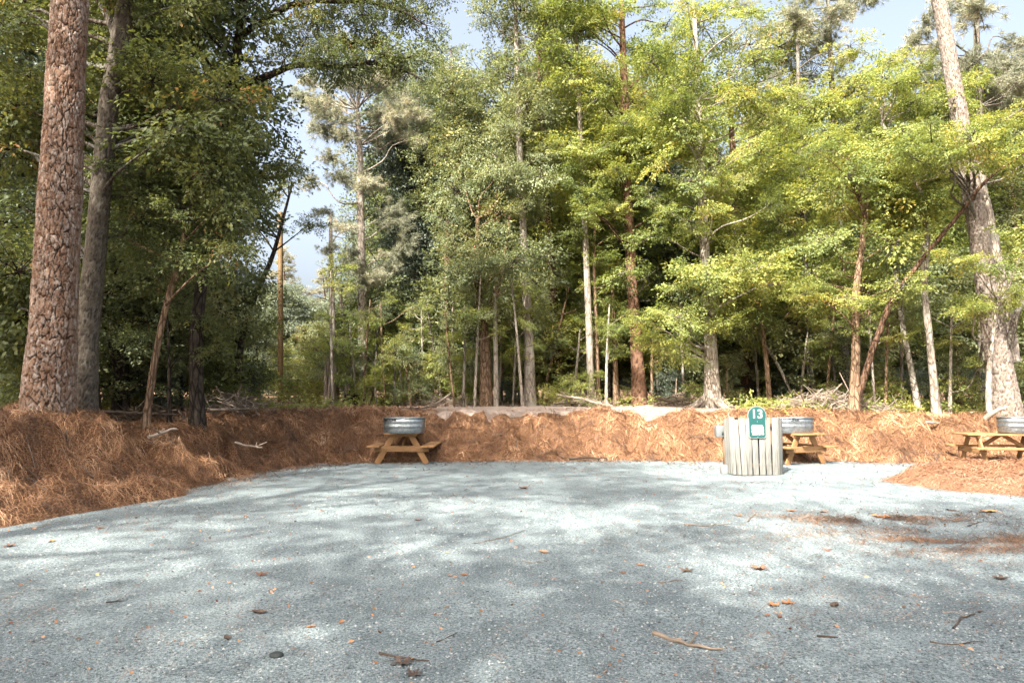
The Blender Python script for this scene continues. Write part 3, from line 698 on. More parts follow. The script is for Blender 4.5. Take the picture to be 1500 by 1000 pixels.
make_tree('broadleaf_tree', 'slim pale trunk, the left one of a close pair right of centre', 'tree', t, bl, 'beech', 'pale', 0.13, 9, 59)
t = px_trunk([(877, 588), (873, 480), (870, 400), (872, 300)], 25.8, [7, 6, 5, 3])
make_tree('sapling_tree', 'thin tan trunk, the right one of a close pair right of centre', 'tree', t, fill(840, 920, 250, 400, 24.5, 27, 12, 0.68, rs(64)), 'beech', 'tan', 0.13, 8, 60)
t = px_trunk([(903, 590), (900, 500), (897, 420)], 26.5, [9, 7, 5])
make_tree('sapling_tree', 'short mottled sapling close left of the red-brown pine trunk', 'tree', t, fill(860, 930, 380, 510, 25.5, 28, 9, 0.60, rs(65)), 'beech', 'tan', 0.13, 7, 61)
t = px_trunk([(938, 588), (932, 500), (925, 400), (919, 280), (914, 120)], 26, [20, 17, 15, 13, 11], top=5)
bl = fill(830, 1000, -10, 330, 24, 27.5, 50, 0.84, rs(66))
make_tree('pine_tree', 'red-brown furrowed trunk lit by sun, halfway between centre and number sign', 'tree', t, bl, 'beech', 'brown', 0.13, 9, 62,
          plate=(36, 0.02, 0.06, 0.2, 0.07, plate_mat('red_plate_bark', (0.05,0.028,0.018), [(0,(0.2,0.1,0.06)),(1,(0.4,0.24,0.16))], (0.09,0.1,0.04))),
          extra=[dead_twigs(900, 960, 380, 450, 26, 4, 1.6, 7, 926)])
t = px_trunk([(1044, 600), (1041, 500), (1034, 400), (1029, 300), (1024, 180), (1018, 40)], 23.5, [22, 18, 15, 13, 10, 7], top=3)
bl = fill(950, 1130, 0, 420, 21.5, 25, 58, 0.80, rs(67)) + fill(940, 1060, 400, 520, 21.5, 24, 12, 0.68, rs(68))
rootd = []
def flare_roots(root, base, lb):
    rng = rs(8); g = Geo()
    for a in np.linspace(0.1, 6.2, 9):
        L = rng.uniform(0.5, 1.1); p0 = np.array(base)+[0.1*math.cos(a), 0.1*math.sin(a), 0.42]
        q = []
        for s in np.linspace(0, 1, 7):
            x = base[0]+math.cos(a+0.3*s)*(0.15+L*s); y = base[1]+math.sin(a+0.3*s)*(0.15+L*s)
            q.append([x, y, (1-s)**2.2*0.42+hz(x, y)+0.03-0.09*s])
        g.add(*tube(np.array(q), np.linspace(0.12, 0.035, 7), 8, wob=0.25, rng=rng))
    g.build('roots', lb, root, base, True)
make_tree('beech_tree', 'pale mottled beech with spreading roots and yellow-green leaf layers, directly left of the number sign', 'tree', t, bl, 'beech', 'pale', 0.13, 9, 63, flare=0.4, roots=5, extra=[flare_roots])
t = px_trunk([(1096, 590), (1093, 500), (1086, 420), (1078, 300), (1072, 200)], 28, [17, 15, 14, 12, 9], top=3)
make_tree('pine_tree', 'dark brown shaded trunk rising straight behind the number sign', 'tree', t, fill(1050, 1190, 30, 330, 26.5, 30, 24, 0.88, rs(69)), 'gum', 'brown', 0.135, 8, 64)
t = px_trunk([(1128, 592), (1122, 520), (1112, 450), (1100, 395), (1090, 340)], 25, [7, 7, 6, 5, 3])
make_tree('sapling_tree', 'thin arching sapling rising above the brush pile beside the number sign', 'tree', t, fill(1060, 1190, 330, 470, 23.5, 26, 15, 0.68, rs(70)), 'beech', 'tan', 0.13, 8, 65,
          extra=[limb_part([(1117, 500), (1135, 525), (1150, 555), (1165, 590)], 25, [5, 5, 4, 3], 'grey')])
t = px_trunk([(1250, 603), (1254, 520), (1252, 430), (1266, 340), (1272, 270)], 20.5, [15, 12, 10, 8, 5])
bl = fill(1180, 1330, 180, 480, 19, 23, 35, 0.76, rs(71))
make_tree('beech_tree', 'slender forked tree with one long dark limb slanting right', 'tree', t, bl, 'beech', 'tan', 0.125, 8, 66,
          extra=[limb_part([(1256, 585), (1275, 520), (1305, 440), (1350, 380), (1400, 320), (1445, 262), (1500, 225)], [20.5, 20.3, 20, 19.8, 19.5, 19, 18.5], [11, 9, 8, 7, 6, 5, 3], 'brown'),
                 limb_part([(1268, 320), (1258, 290), (1242, 255), (1246, 225), (1225, 205)], 20.4, [6, 5, 5, 4, 2], 'brown')])
t = px_trunk([(1346, 603), (1336, 545), (1322, 480), (1312, 400), (1304, 320)], 21.5, [10, 8, 8, 7, 4])
make_tree('birch_tree', 'thin white-mottled trunk leaning left, right of the slender forked tree', 'tree', t, fill(1270, 1360, 150, 330, 20, 23, 20, 0.72, rs(72)), 'beech', 'white', 0.125, 8, 67)
t = px_trunk([(1372, 603), (1362, 500), (1352, 410), (1360, 330), (1350, 280), (1318, 235), (1292, 180)], 20.8, [12, 10, 10, 10, 9, 8, 6])
make_tree('birch_tree', 'pale winding trunk with an S-bend, left of the big leaning pine', 'tree', t, fill(1280, 1420, 80, 300, 19.5, 22.5, 28, 0.72, rs(73)), 'beech', 'pale', 0.125, 8, 68)
t = px_trunk([(1478, 612), (1458, 500), (1442, 400), (1425, 290), (1402, 150), (1375, 0)], 19.5, [36, 31, 26, 24, 21, 18], top=6)
bl = fill(1330, 1540, 150, 245, 17.5, 20.5, 20, 0.64, rs(74))
make_tree('pine_tree', 'large pale-plated leaning trunk with two stems at the right edge', 'tree', t, bl, 'beech', 'grey', 0.125, 8, 69,
          plate=(80, 0.028, 0.075, 0.12, 0.04, M_GREYPLATE), flare=0.1, roots=0,
          extra=[limb_part([(1484, 530), (1470, 440), (1454, 350), (1438, 275), (1425, 190)], 19.7, [20, 18, 16, 13, 9], 'pale'),
                 limb_part([(1478, 510), (1490, 450), (1515, 415)], [19.3, 19, 18.8], [11, 9, 7], 'grey')])
t = px_trunk([(1449, 612), (1447, 560), (1452, 500), (1462, 440)], 19.2, [9, 8, 7, 5])
make_tree('sapling_tree', 'pale thin stem hugging the left side of the leaning two-stemmed pine', 'tree', t, fill(1400, 1530, 330, 470, 18, 20.5, 12, 0.60, rs(76)), 'beech', 'pale', 0.125, 7, 70)
t = px_trunk([(1240, 595), (1236, 450), (1228, 300), (1218, 120), (1214, 20)], 27, [12, 11, 10, 8, 6], top=3)
make_tree('pine_tree', 'upright grey pine trunk behind the slender forked tree, bare twigs high up', 'tree', t, fill(1150, 1290, -30, 130, 26, 28.5, 17, 0.80, rs(77)), 'pine', 'grey', 0.24, 8, 71,
          extra=[dead_twigs(1180, 1280, 80, 230, 27, 14, 2.2, 9, 1222)])
t = px_trunk([(1190, 595), (1184, 480), (1178, 350), (1172, 200), (1168, 60)], 26.5, [10, 9, 9, 7, 5], top=2)
make_tree('beech_tree', 'yellow-green leafy beech filling the space above the brush pile', 'tree', t, fill(1100, 1260, 20, 440, 24.5, 28, 40, 0.88, rs(78)), 'beech', 'grey', 0.13, 8, 72)
t = px_trunk([(1440, 598), (1438, 450), (1440, 280), (1432, 120), (1430, 0)], 26, [13, 12, 11, 9, 7], top=2)
make_tree('pine_tree', 'green-crowned pine behind the leaning two-stemmed trunk', 'tree', t, fill(1330, 1530, -30, 160, 24.5, 28, 27, 0.88, rs(79)), 'pine', 'grey', 0.24, 8, 73)

# --- background wood: prototypes, then copies ------------------------------------
def proto(name, H, Rm, z0, n, kind, bark, leaf, dens, seed, blob=1.3):
    rng = rs(seed)
    tr = np.array([[0, 0, -0.1, 0.012*H+0.02], [rng.normal(0, .1), rng.normal(0, .1), H*0.3, 0.010*H], [rng.normal(0, .35), rng.normal(0, .35), H*0.65, 0.007*H], [rng.normal(0, .5), rng.normal(0, .5), H*0.97, 0.003*H]])
    bl = auto_blobs(tr, z0, H, Rm, n, rng, blob)
    V, Fq, _ = trunk_geo(tr, 9, 0.3, 0, seed)
    limbs, (CV, CF, CR) = crown_from_blobs(tr, bl, 'pine' if kind == 'pine' else 'b', leaf*0.88, dens*1.05, rng)
    limbs.add(V, Fq)
    tm = mesh('trunk', np.concatenate(limbs.V), [np.concatenate(f) for f in limbs.F.values()], BARK[bark], True)
    cm = mesh('crown', CV, CF, LEAF[kind], False, fattr=CR)
    return (name, tm, cm)
PR = {
 'gumA': proto('broadleaf_tree', 17, 3.2, 3.0, 42, 'gum', 'grey', 0.15, 5.0, 101),
 'gumB': proto('broadleaf_tree', 15, 2.8, 1.5, 40, 'gum', 'tan', 0.15, 5.0, 102),
 'beeA': proto('beech_tree', 15, 3.2, 1.8, 44, 'beech', 'pale', 0.14, 5.0, 103),
 'beeB': proto('beech_tree', 11, 2.8, 0.9, 34, 'beech', 'grey', 0.13, 5.5, 104),
 'darkA': proto('evergreen_tree', 13, 2.6, 1.0, 40, 'dark', 'dark', 0.15, 6, 105),
 'pineA': proto('pine_tree', 19, 2.8, 10.0, 30, 'pine', 'brown', 0.28, 7, 106, 1.2),
 'farA': proto('broadleaf_tree', 13, 3.4, 1.2, 42, 'far', 'grey', 0.2, 4.0, 107, 1.5),
 'under': proto('understory_tree', 5.5, 2.1, 0.6, 22, 'gum', 'dark', 0.12, 6, 108, 0.9),
 'underB': proto('understory_tree', 4.2, 2.0, 0.5, 20, 'beech', 'tan', 0.11, 6, 109, 0.8),
 'canopy': proto('canopy_tree', 19, 4.6, 9.5, 40, 'oak', 'brown', 0.17, 4.0, 110, 1.2),
 'thin': proto('canopy_tree', 19, 5.0, 10.5, 30, 'oak', 'brown', 0.17, 3.6, 113, 0.95),
 'shrub': proto('shrub', 1.5, 0.9, 0.25, 12, 'beech', 'tan', 0.085, 12, 111, 0.45),
 'shrubD': proto('shrub', 1.9, 1.1, 0.2, 14, 'dark', 'dark', 0.09, 12, 112, 0.5),
}
def plant(key, x, y, s, label, group, rz=None, rng=rng0, sz=None, cat='tree'):
    name, tm, cm = PR[key]
    o = empty(name, (x, y, hz(x, y)-0.03), label, cat, group, rng.uniform(0, 6.28) if rz is None else rz)
    o.scale = (s, s, sz or s*rng.uniform(0.92, 1.1))
    link('trunk', tm, o); link('crown', cm, o)
    return o
LMK = [(20, 'the left edge'), (75, 'the big scaly pine'), (135, 'the lichen-grey oak'), (212, 'the thin leaning sapling'), (290, 'the dark crooked oak'), (345, 'the small bending tree'), (411, 'the wooden pole'), (487, 'the slimmest pine'), (532, 'the tall slender pine'), (608, 'the blue-green evergreen'),
       (655, 'the tall rounded tree'), (713, 'the forked reddish trunk'), (775, 'the split-based pale trunk'), (815, 'the bare brown pine'), (866, 'the close pair of trunks'), (938, 'the red-brown furrowed trunk'), (990, 'the space left of the rooted beech'), (1042, 'the pale rooted beech'), (1096, 'the number sign'), (1150, 'the brush pile'),
       (1200, 'the right end of the brush'), (1252, 'the slender forked tree'), (1300, 'the space left of the mottled trunk'), (1340, 'the white-mottled trunk'), (1370, 'the winding trunk'), (1420, 'the space left of the leaning pine'), (1475, 'the large leaning pine'), (1530, 'the right edge')]
KD = {'gumA': 'tall mid-green tree', 'gumB': 'bushy mid-green tree', 'beeA': 'tall yellow-green tree', 'beeB': 'shorter yellow-green tree', 'darkA': 'dark dense evergreen', 'pineA': 'bare-stemmed tall pine', 'farA': 'pale distant tree', 'under': 'low dark-green tree', 'underB': 'low light-green tree'}
def LB(kind, px, Yd):
    w = min(LMK, key=lambda q: abs(q[0]-px)); how = 'close behind' if Yd < 29 else 'a little behind' if Yd < 34 else 'well behind' if Yd < 44 else 'far behind' if Yd < 62 else 'farthest away behind'
    side = '' if abs(w[0]-px) < 12 else (' to its left' if px < w[0] else ' to its right')
    return KD[kind] + ' ' + how + ' ' + w[1] + side
GR = 'trees of the wood behind the clearing'
rb = rs(77)
def row(kinds, px0, px1, n, Y0, Y1, s0=0.9, s1=1.15, hmax=None):
    for i in range(n):
        px = px0+(px1-px0)*(i+rb.uniform(0.1, 0.9))/n; Yd = rb.uniform(Y0, Y1); k = kinds[rb.randint(len(kinds))]
        x = (px-750)/1000*Yd
        plant(k, x, Yd, rb.uniform(s0, s1), LB(k, px, Yd), GR, rng=rb)
# understory just behind the front trunks
row(['under', 'underB', 'under'], 480, 1560, 22, 27.5, 31)
row(['under', 'darkA'], 470, 1560, 16, 31, 35, 0.75, 1.0)
row(['gumB', 'darkA', 'gumA'], 560, 840, 7, 33, 39)
row(['beeA', 'gumB', 'beeB'], 820, 1560, 12, 30, 36)
row(['gumA', 'beeA', 'pineA', 'darkA'], 560, 1580, 20, 37, 45, 0.95, 1.2)
row(['gumA', 'darkA', 'gumB'], 540, 1600, 20, 46, 60, 1.0, 1.3)
# left wood
row(['under', 'shrubD'] if False else ['under'], -60, 290, 9, 15.5, 21, 0.6, 0.85)
row(['gumB', 'darkA', 'beeB'], -150, 225, 7, 20, 27, 0.9, 1.1)
row(['darkA', 'gumA'], -150, 255, 8, 27, 38, 0.95, 1.15)
row(['gumA', 'gumB'], -150, 300, 9, 40, 56, 0.95, 1.2)
# the far, pale trees seen through the gap
row(['farA'], 330, 500, 6, 58, 75, 0.72, 0.86)
row(['farA', 'farA', 'pineA'], 300, 540, 8, 80, 105, 0.85, 0.98)
row(['under', 'underB'], 355, 505, 6, 36, 48, 0.6, 0.85)
# left flank and behind the viewpoint: their shade falls on the gravel and the left bank
GC = 'trees round the clearing behind the viewpoint'
def shade(x, y, s, key='canopy'):
    plant(key, x, y, s, 'tall spreading oak standing behind and beside the viewpoint', GC, rng=rb)
for x, y, s, k in [(-16, 3, 1.0, 'thin'), (-21, 9, 1.0, 'thin'), (-11, 2.2, 0.95, 'thin'), (-13, -5.5, 1.32, 'thin'), (-9.0, -10.8, 1.0, 'thin'), (-5, -11.6, 1.0, 'thin'), (1.5, -9.8, 0.95, 'thin'), (-14.5, -13.5, 1.0, 'thin'),
                   (-3.6, -8.6, 1.0, 'thin'), (0.6, -7.6, 0.95, 'thin'), (0, -16, 1.0, 'canopy'), (-19, -2, 1.0, 'canopy'), (9, -14, 1.0, 'canopy'), (17, -5, 0.9, 'thin')]:
    shade(x, y, s, k)

# --- shrubs along the wood edge -------------------------------------
sh = [(845, 575, 25, 1.1, 'shrub', 'light green bush with fine pale twigs between the leaning pine and the pale pair'),
      (800, 590, 24, 0.6, 'shrub', 'low green bush at the foot of the split-based pale trunk'),
      (560, 585, 25.5, 1.15, 'shrub', 'sunlit yellow-green bush right of the tall slender pine'),
      (590, 590, 27, 1.2, 'shrub', 'taller green bush left of the tall mid-green tree'),
      (640, 585, 27, 1.3, 'shrub', 'leafy bush beside the tall mid-green tree'),
      (680, 590, 26, 0.95, 'shrub', 'bright bush left of the forked reddish trunk'),
      (750, 590, 26.5, 0.8, 'shrubD', 'dark low bush between the cut pole and the pale central trunk'),
      (910, 590, 27, 0.6, 'shrub', 'small bush left of the red-brown furrowed trunk'),
      (985, 590, 26, 0.85, 'shrubD', 'dark bush right of the red-brown furrowed trunk'),
      (1010, 592, 25.5, 0.7, 'shrub', 'small green bush left of the pale rooted beech'),
      (1075, 595, 24.5, 0.55, 'shrub', 'small bush right of the pale rooted beech'),
      (1150, 590, 27, 1.0, 'shrubD', 'dark bush behind the brush pile'),
      (1210, 590, 25, 0.9, 'shrub', 'green bush behind the right end of the brush pile'),
      (1300, 595, 22.5, 1.0, 'shrub', 'leafy bush left of the white-mottled trunk'),
      (1395, 595, 22, 1.05, 'shrub', 'leafy bush right of the pale winding trunk'),
      (1325, 590, 24, 1.1, 'shrubD', 'dark bush behind the white-mottled trunk'),
      (1420, 590, 23.5, 1.1, 'shrubD', 'dark bush left of the large leaning pine'),
      (470, 590, 29, 1.1, 'shrub', 'bright green bush at the foot of the sky gap'),
      (440, 590, 30, 1.2, 'shrub', 'pale green bush right of the wooden pole'),
      (368, 585, 25, 1.3, 'shrub', 'green bush left of the wooden pole'),
      (340, 590, 21, 1.0, 'shrubD', 'dark bush behind the dark crooked oak'),
      (330, 560, 18.5, 1.0, 'shrub', 'leafy bush right of the dark crooked oak'),
      (240, 590, 18, 0.9, 'shrubD', 'dark bush behind the thin leaning sapling'),
      (20, 590, 16, 1.0, 'shrub', 'green bush left of the big scaly pine')]
for px, py, Yd, s, k, lab in sh:
    plant(k, (px-750)/1000*Yd, Yd, s*0.72, lab, 'bushes along the edge of the wood', rng=rb, cat='bush')

sp_rng = rs(303)
def near_mark(px): return min(LMK, key=lambda q: abs(q[0]-px))
spots = [486+i*11.5+sp_rng.uniform(-4, 4) for i in range(25)] + [792, 838, 888, 956, 968, 1003, 1068, 1112, 1172, 1208, 1228, 1282, 1296, 1322, 1390, 1408, 1424, 250, 150, 118, 14]
for i, px in enumerate(spots):
    Yd = sp_rng.uniform(24, 27.5) if px < 1240 and px > 400 else sp_rng.uniform(20.5, 24) if px > 1240 else sp_rng.uniform(14.5, 18)
    L = sp_rng.uniform(60, 190)*25/Yd; ln = sp_rng.normal(0, 0.12)
    t = px_trunk([(px, 588), (px+L*ln*0.5+sp_rng.normal(0, 2), 588-L*0.5), (px+L*ln, 588-L)], Yd, [4.5*25/Yd*sp_rng.uniform(0.6, 1.2), 3.6, 2])
    w = near_mark(px); side = 'left' if px < w[0] else 'right'
    lk_ = ['beech', 'gum', 'beech'][i % 3] if px > 400 else 'oak'; bk = ['pale', 'tan', 'grey'][i % 3] if px > 400 else 'dark'
    tall = 'tall' if L*Yd/25 > 140 else 'knee-bent short' if abs(ln) > 0.15 else 'short' if L*Yd/25 < 95 else 'mid-height'
    nb = 4 if px < 760 else 5
    bl = [(t[-1, 0]+sp_rng.normal(0, 0.5), t[-1, 1]+sp_rng.normal(0, 0.5), t[-1, 2]*f-(1-f)*0+sp_rng.normal(0, 0.15), sp_rng.uniform(0.28, 0.55)) for f in np.linspace(0.62, 1.0, nb)]
    make_tree('sapling_tree', '%s spindly %s-barked sapling just %s of %s' % (tall, {'pale': 'pale', 'tan': 'tan', 'grey': 'grey', 'dark': 'dark'}[bk], side, w[1]), 'sapling', t, bl, lk_, bk, 0.1, 6, 700+i, 'thin saplings along the edge of the wood', flare=0.1)

# ================================================================== PINE STRAW (loose needles)
def needle_mesh(name, x, y, zf, rng, length, w, mat, lift=0.02, lump=0.0):
    n = len(x); e = 0.03
    z = zf(x, y); gxx = (zf(x+e, y)-z)/e; gyy = (zf(x, y+e)-z)/e
    gxx = np.clip(gxx, -2.2, 2.2); gyy = np.clip(gyy, -2.2, 2.2)
    az = rng.uniform(0, 2*np.pi, n); down = np.arctan2(-gyy, -gxx); sl = np.clip(np.hypot(gxx, gyy), 0, 1.2)
    az = np.where(rng.rand(n) < 0.4, 9.5*fbm(x*2.6, y*2.6, 17, 2)+rng.normal(0, 0.45, n), az)
    az = np.where(rng.rand(n) < 0.15+0.35*sl, down+rng.normal(0, 0.6, n), az)
    dx, dy = np.cos(az), np.sin(az); dz = gxx*dx + gyy*dy + rng.normal(0.02, 0.22, n)
    d = np.stack([dx, dy, dz], 1); d /= np.linalg.norm(d, axis=1)[:, None]
    L = (length*rng.uniform(0.6, 1.3, n))[:, None]
    p = np.stack([x, y, z + lift*rng.rand(n)], 1)
    s = np.cross(d, np.stack([rng.normal(0, .5, n), rng.normal(0, .5, n), np.ones(n)], 1)); s /= np.linalg.norm(s, axis=1)[:, None]
    ww = (w*np.clip((y/9.5)**1.6*0.66, 0.35, 1.7)*rng.uniform(0.6, 1.4, n))[:, None]
    side = s*rng.normal(0, 0.11, n)[:, None]*L
    mid = p + d*L*0.5 + side*0.5 + np.array([0, 0, 0.02]); tip = p + d*L + side*-0.2 - np.array([0, 0, 0.015])
    V = np.stack([p+s*ww/2, p-s*ww/2, mid+s*ww/2, mid-s*ww/2, tip], 1).reshape(-1, 3)
    b = (np.arange(n)*5)[:, None]
    Fq = b + np.array([[0, 1, 3, 2]]); Ft = b + np.array([[2, 3, 4]])
    c = np.clip(rng.beta(2.2, 2.2, n)*0.6 + 1.1*(fbm(x*1.7, y*1.7, 91)-0.5)+0.2 + 0.5*(fbm(x*6, y*6, 92)-0.5), 0, 1)
    return mesh(name, V, [Fq, Ft], mat, False, fattr=np.concatenate([c, c]))
rn = rs(5)
N = 640000
yy = 7.0 + 13.5*rn.rand(N)**1.15; xx = rn.uniform(-0.95, 0.95, N)*(yy+1.0)
dd = edge_d(xx, yy)
pk = sstep(-0.12, 0.15, dd) * sstep(4.4, 2.7, dd); k = (rn.rand(N) < pk) | ((dd > -1.6) & (height(xx, yy) > 0.03))
pp = xx/yy*1000+750; k &= ~((dd > 2.4) & (pp > 640) & (pp < 1060) & (rn.rand(N) < 0.9))
xx, yy = xx[k][:205000], yy[k][:205000]
link('pine_straw', needle_mesh('pine_straw', xx, yy, height, rn, 0.18, 0.0050, M_STRAW, 0.045), kind='stuff')
# the bright straw heap that spreads over the gravel on the right
def pile_h(x, y):
    px = x/np.maximum(y, 0.1)*1000+750
    yn = np.interp(px, [1270, 1320, 1400, 1500, 1700], [12.75, 12.0, 11.1, 10.45, 9.6]); yfar = np.interp(px, [1270, 1400, 1700], [12.85, 14.9, 15.3])
    t = np.minimum(sstep(-0.15, 0.75, y-yn), sstep(-0.15, 0.9, yfar-y)) * sstep(1268, 1345, px)
    return -0.05 + t*(0.25 + 0.16*(fbm(x*2.2, y*2.2, 81)-0.4)) + 0.035*(vnoise(x*7, y*7, 83)-0.5)*t
ax = np.arange(5.8, 16.5, 0.06); ay = np.arange(9.0, 15.6, 0.06); X, Y = np.meshgrid(ax, ay); Z = pile_h(X, Y)
nx, ny = len(ax), len(ay); idx = np.arange(nx*ny).reshape(ny, nx)
F = np.stack([idx[:-1,:-1].ravel(), idx[:-1,1:].ravel(), idx[1:,1:].ravel(), idx[1:,:-1].ravel()], 1); F = F[(Z[:-1,:-1].ravel() > -0.045)]
hm, nt, nd, lk, b = newmat('straw_heap_base')
q = tex(nd, lk, 'noise', 45, 5, stretch=(1,0.3,1), rough=0.8); r_ = ramp(nd, [(0.3,(0.1,0.045,0.022)), (0.7,(0.22,0.12,0.065))]); lk.new(q.outputs[0], r_.inputs[0]); lk.new(r_.outputs[0], b.inputs['Base Color']); b.inputs['Roughness'].default_value = 0.9; bump(nd, lk, q.outputs[0], b, 0.8, 0.03)
org = np.array([8.3, 12.6, 0.0])
heap = link('straw_heap', mesh('straw_heap', np.stack([X.ravel(), Y.ravel(), Z.ravel()], 1)-org, F, hm, True)); heap.location = org
tag(heap, 'bright orange heap of pine straw on the gravel before the right picnic table', 'straw heap')
N = 90000; yy = rn.uniform(9.2, 15.3, N); xx = rn.uniform(6, 14.5, N); k = pile_h(xx, yy) > -0.045 + 0*yy; xx, yy = xx[k][:45000], yy[k][:45000]
me = needle_mesh('loose_needles', xx, yy, pile_h, rn, 0.16, 0.0055, M_STRAW2, 0.06)
o = link('loose_needles', me, heap, 'stuff'); o.location = -org

# scattered needles on the gravel, thicker along its edges and in a drift on the right
N = 60000; yy = 3.2+13.3*rn.rand(N)**1.3; xx = rn.uniform(-0.85, 0.85, N)*yy
dd = edge_d(xx, yy); c1 = G(1290, 760); c2 = G(1440, 795)
q = 0.05 + 0.5*np.exp(dd/0.35) + 0.7*np.exp(-(((xx-c1.x)/1.0)**2+((yy-c1.y)/0.45)**2)) + 1.1*np.exp(-(((xx-c2.x)/1.5)**2+((yy-c2.y)/0.5)**2))
q += 0.5*(fbm(xx*0.8, yy*0.8, 95) > 0.63)*0.35
k = (rn.rand(N) < q) & (dd < 0); xx, yy = xx[k], yy[k]
xa, ya = rn.normal(c2.x, 1.0, 9000), rn.normal(c2.y, 0.42, 9000); xb, yb = rn.normal(c1.x, 0.75, 3500), rn.normal(c1.y, 0.3, 3500)
xs, ys = rn.uniform(-9, 12, 160000), rn.uniform(7, 17, 160000); de = edge_d(xs, ys); ke = (de < 0.05) & (rn.rand(160000) < np.exp(np.clip(de, -5, 0)/0.22)*(0.35+1.3*(fbm(xs*1.5, ys*1.5, 99)-0.3)))
xb = np.concatenate([xb, xs[ke][:14000]]); yb = np.concatenate([yb, ys[ke][:14000]])
xa = np.concatenate([xa, xb]); ya = np.concatenate([ya, yb]); k = (fbm(xa*2.2, ya*3.5, 97) > 0.46) | (np.arange(len(xa)) >= 12500); xx = np.concatenate([xx, xa[k]]); yy = np.concatenate([yy, ya[k]])
link('scattered_needles', needle_mesh('scattered_needles', xx, yy, gravel_z, rn, 0.12, 0.0068, M_OLD, 0.012), kind='stuff')

# crumbs of leaf on the gravel
N = 3800; yy = 3.2+13*rn.rand(N)**1.2; xx = rn.uniform(-0.8, 0.85, N)*yy; dd = edge_d(xx, yy)
k = (dd < -0.1) & (rn.rand(N) < 0.3+np.exp(dd/0.6)+np.exp(-(((xx-c2.x)/1.6)**2+((yy-c2.y)/0.9)**2))); xx, yy = xx[k], yy[k]; n = len(xx)
V, Fl = spray(rs(19), n, 0, 0.042, 0); V = V.reshape(n, -1, 3) + np.stack([xx, yy, gravel_z(xx, yy)+0.008], 1)[:, None, :]
link('leaf_crumbs', mesh('leaf_crumbs', V.reshape(-1, 3), Fl, M_DRY, False, fattr=np.repeat(rn.rand(n), 2)), kind='stuff')
# small sticks caught in the straw of the bank
N = 700; yy = 8+11*rn.rand(N); xx = rn.uniform(-0.85, 0.85, N)*yy; dd = edge_d(xx, yy); k = (dd > 0.1) & (dd < 3.2); g = Geo()
for x, y in zip(xx[k], yy[k]):
    a = rn.uniform(0, 6.28); L = rn.uniform(0.1, 0.4); c_, s_ = math.cos(a)*L/2, math.sin(a)*L/2
    g.add(*tube(np.array([[x-c_, y-s_, hz(x-c_, y-s_)+0.05], [x, y, hz(x, y)+0.07], [x+c_, y+s_, hz(x+c_, y+s_)+0.04]]), [0.008, 0.007, 0.004], 4))
g.build('bank_twigs', M_STICK, None, kind='stuff')

# grit: small stones standing out of the gravel
N = 60000; inv = rn.uniform(1/11.0, 1/3.2, N); yy = 1/inv; xx = rn.uniform(-0.82, 0.82, N)*yy; k = edge_d(xx, yy) < -0.05; xx, yy = xx[k], yy[k]; n = len(xx)
sz = (0.0025+0.0075*rn.rand(n)**4)*(0.75+0.1*yy); zz = gravel_z(xx, yy)
oc = np.array([[1,0,0],[0,1,0],[-1,0,0],[0,-1,0],[0.1,0.1,0.75]]); of = np.array([[0,1,4],[1,2,4],[2,3,4],[3,0,4]])
a = rn.uniform(0, 6.28, n); ca, sa = np.cos(a), np.sin(a); jit = rn.uniform(0.6, 1.4, (n, 5, 1))
V = oc[None]*jit; V = np.stack([V[:,:,0]*ca[:,None]-V[:,:,1]*sa[:,None], V[:,:,0]*sa[:,None]+V[:,:,1]*ca[:,None], V[:,:,2]], 2)*sz[:,None,None] + np.stack([xx, yy, zz-0.001], 1)[:,None,:]
F = (of[None]+(np.arange(n)*5)[:,None,None]).reshape(-1, 3)
grit_m = straw_mat('grit_stone', [(0.0,(0.035,0.04,0.04)), (0.3,(0.13,0.14,0.14)), (0.6,(0.3,0.32,0.31)), (1.0,(0.45,0.47,0.45))])
link('gravel_grit', mesh('gravel_grit', V.reshape(-1, 3), F, grit_m, False, fattr=np.repeat(rn.rand(n), 4)), kind='stuff')

# fallen leaves on the forest floor and bank top
N = 30000; yy = 10+24*rn.rand(N); xx = rn.uniform(-0.9, 0.9, N)*yy; dd = edge_d(xx, yy); pp = xx/yy*1000+750
q = sstep(1.2, 3.0, dd)*np.where((pp > 620) & (pp < 1070) & (yy < 25), 0.03, 0.8)
k = rn.rand(N) < q; xx, yy = xx[k], yy[k]; n = len(xx); V, Fl = spray(rs(9), n, 0, 0.11, 0)
V = V.reshape(n, -1, 3); V[:, :, :2] += 0; V = V + np.stack([xx, yy, height(xx, yy)+0.03], 1)[:, None, :]
link('fallen_leaves', mesh('fallen_leaves', V.reshape(-1, 3), Fl, M_LITTER, False, fattr=np.repeat(rn.rand(n), 2)), kind='stuff')
# ground plants low between trunks
N = 5500; yy = 19+12*rn.rand(N); xx = rn.uniform(-0.6, 0.85, N)*yy; dd = edge_d(xx, yy); pp = xx/yy*1000+750
lim = np.where((pp > 560) & (pp < 1080), 25.0, 19.5)
k = (yy > lim) & (dd > 3) & (fbm(xx*0.6, yy*0.6, 98) > 0.48); xx, yy = xx[k], yy[k]; n = len(xx)
pos = np.stack([xx, yy, height(xx, yy)+rn.uniform(0.02, 0.35, n)], 1)
V, Fl, Rn = place_sprays('b', 0.09, pos, rn.normal(size=(n, 3))*[1, 1, 0.3], np.array([[0, 0, 1.0]])*np.ones((n, 1))+rn.normal(0, .3, (n, 3)), rn)
link('ground_plants', mesh('ground_plants', V, Fl, LEAF['beech'], False, fattr=Rn), kind='stuff')

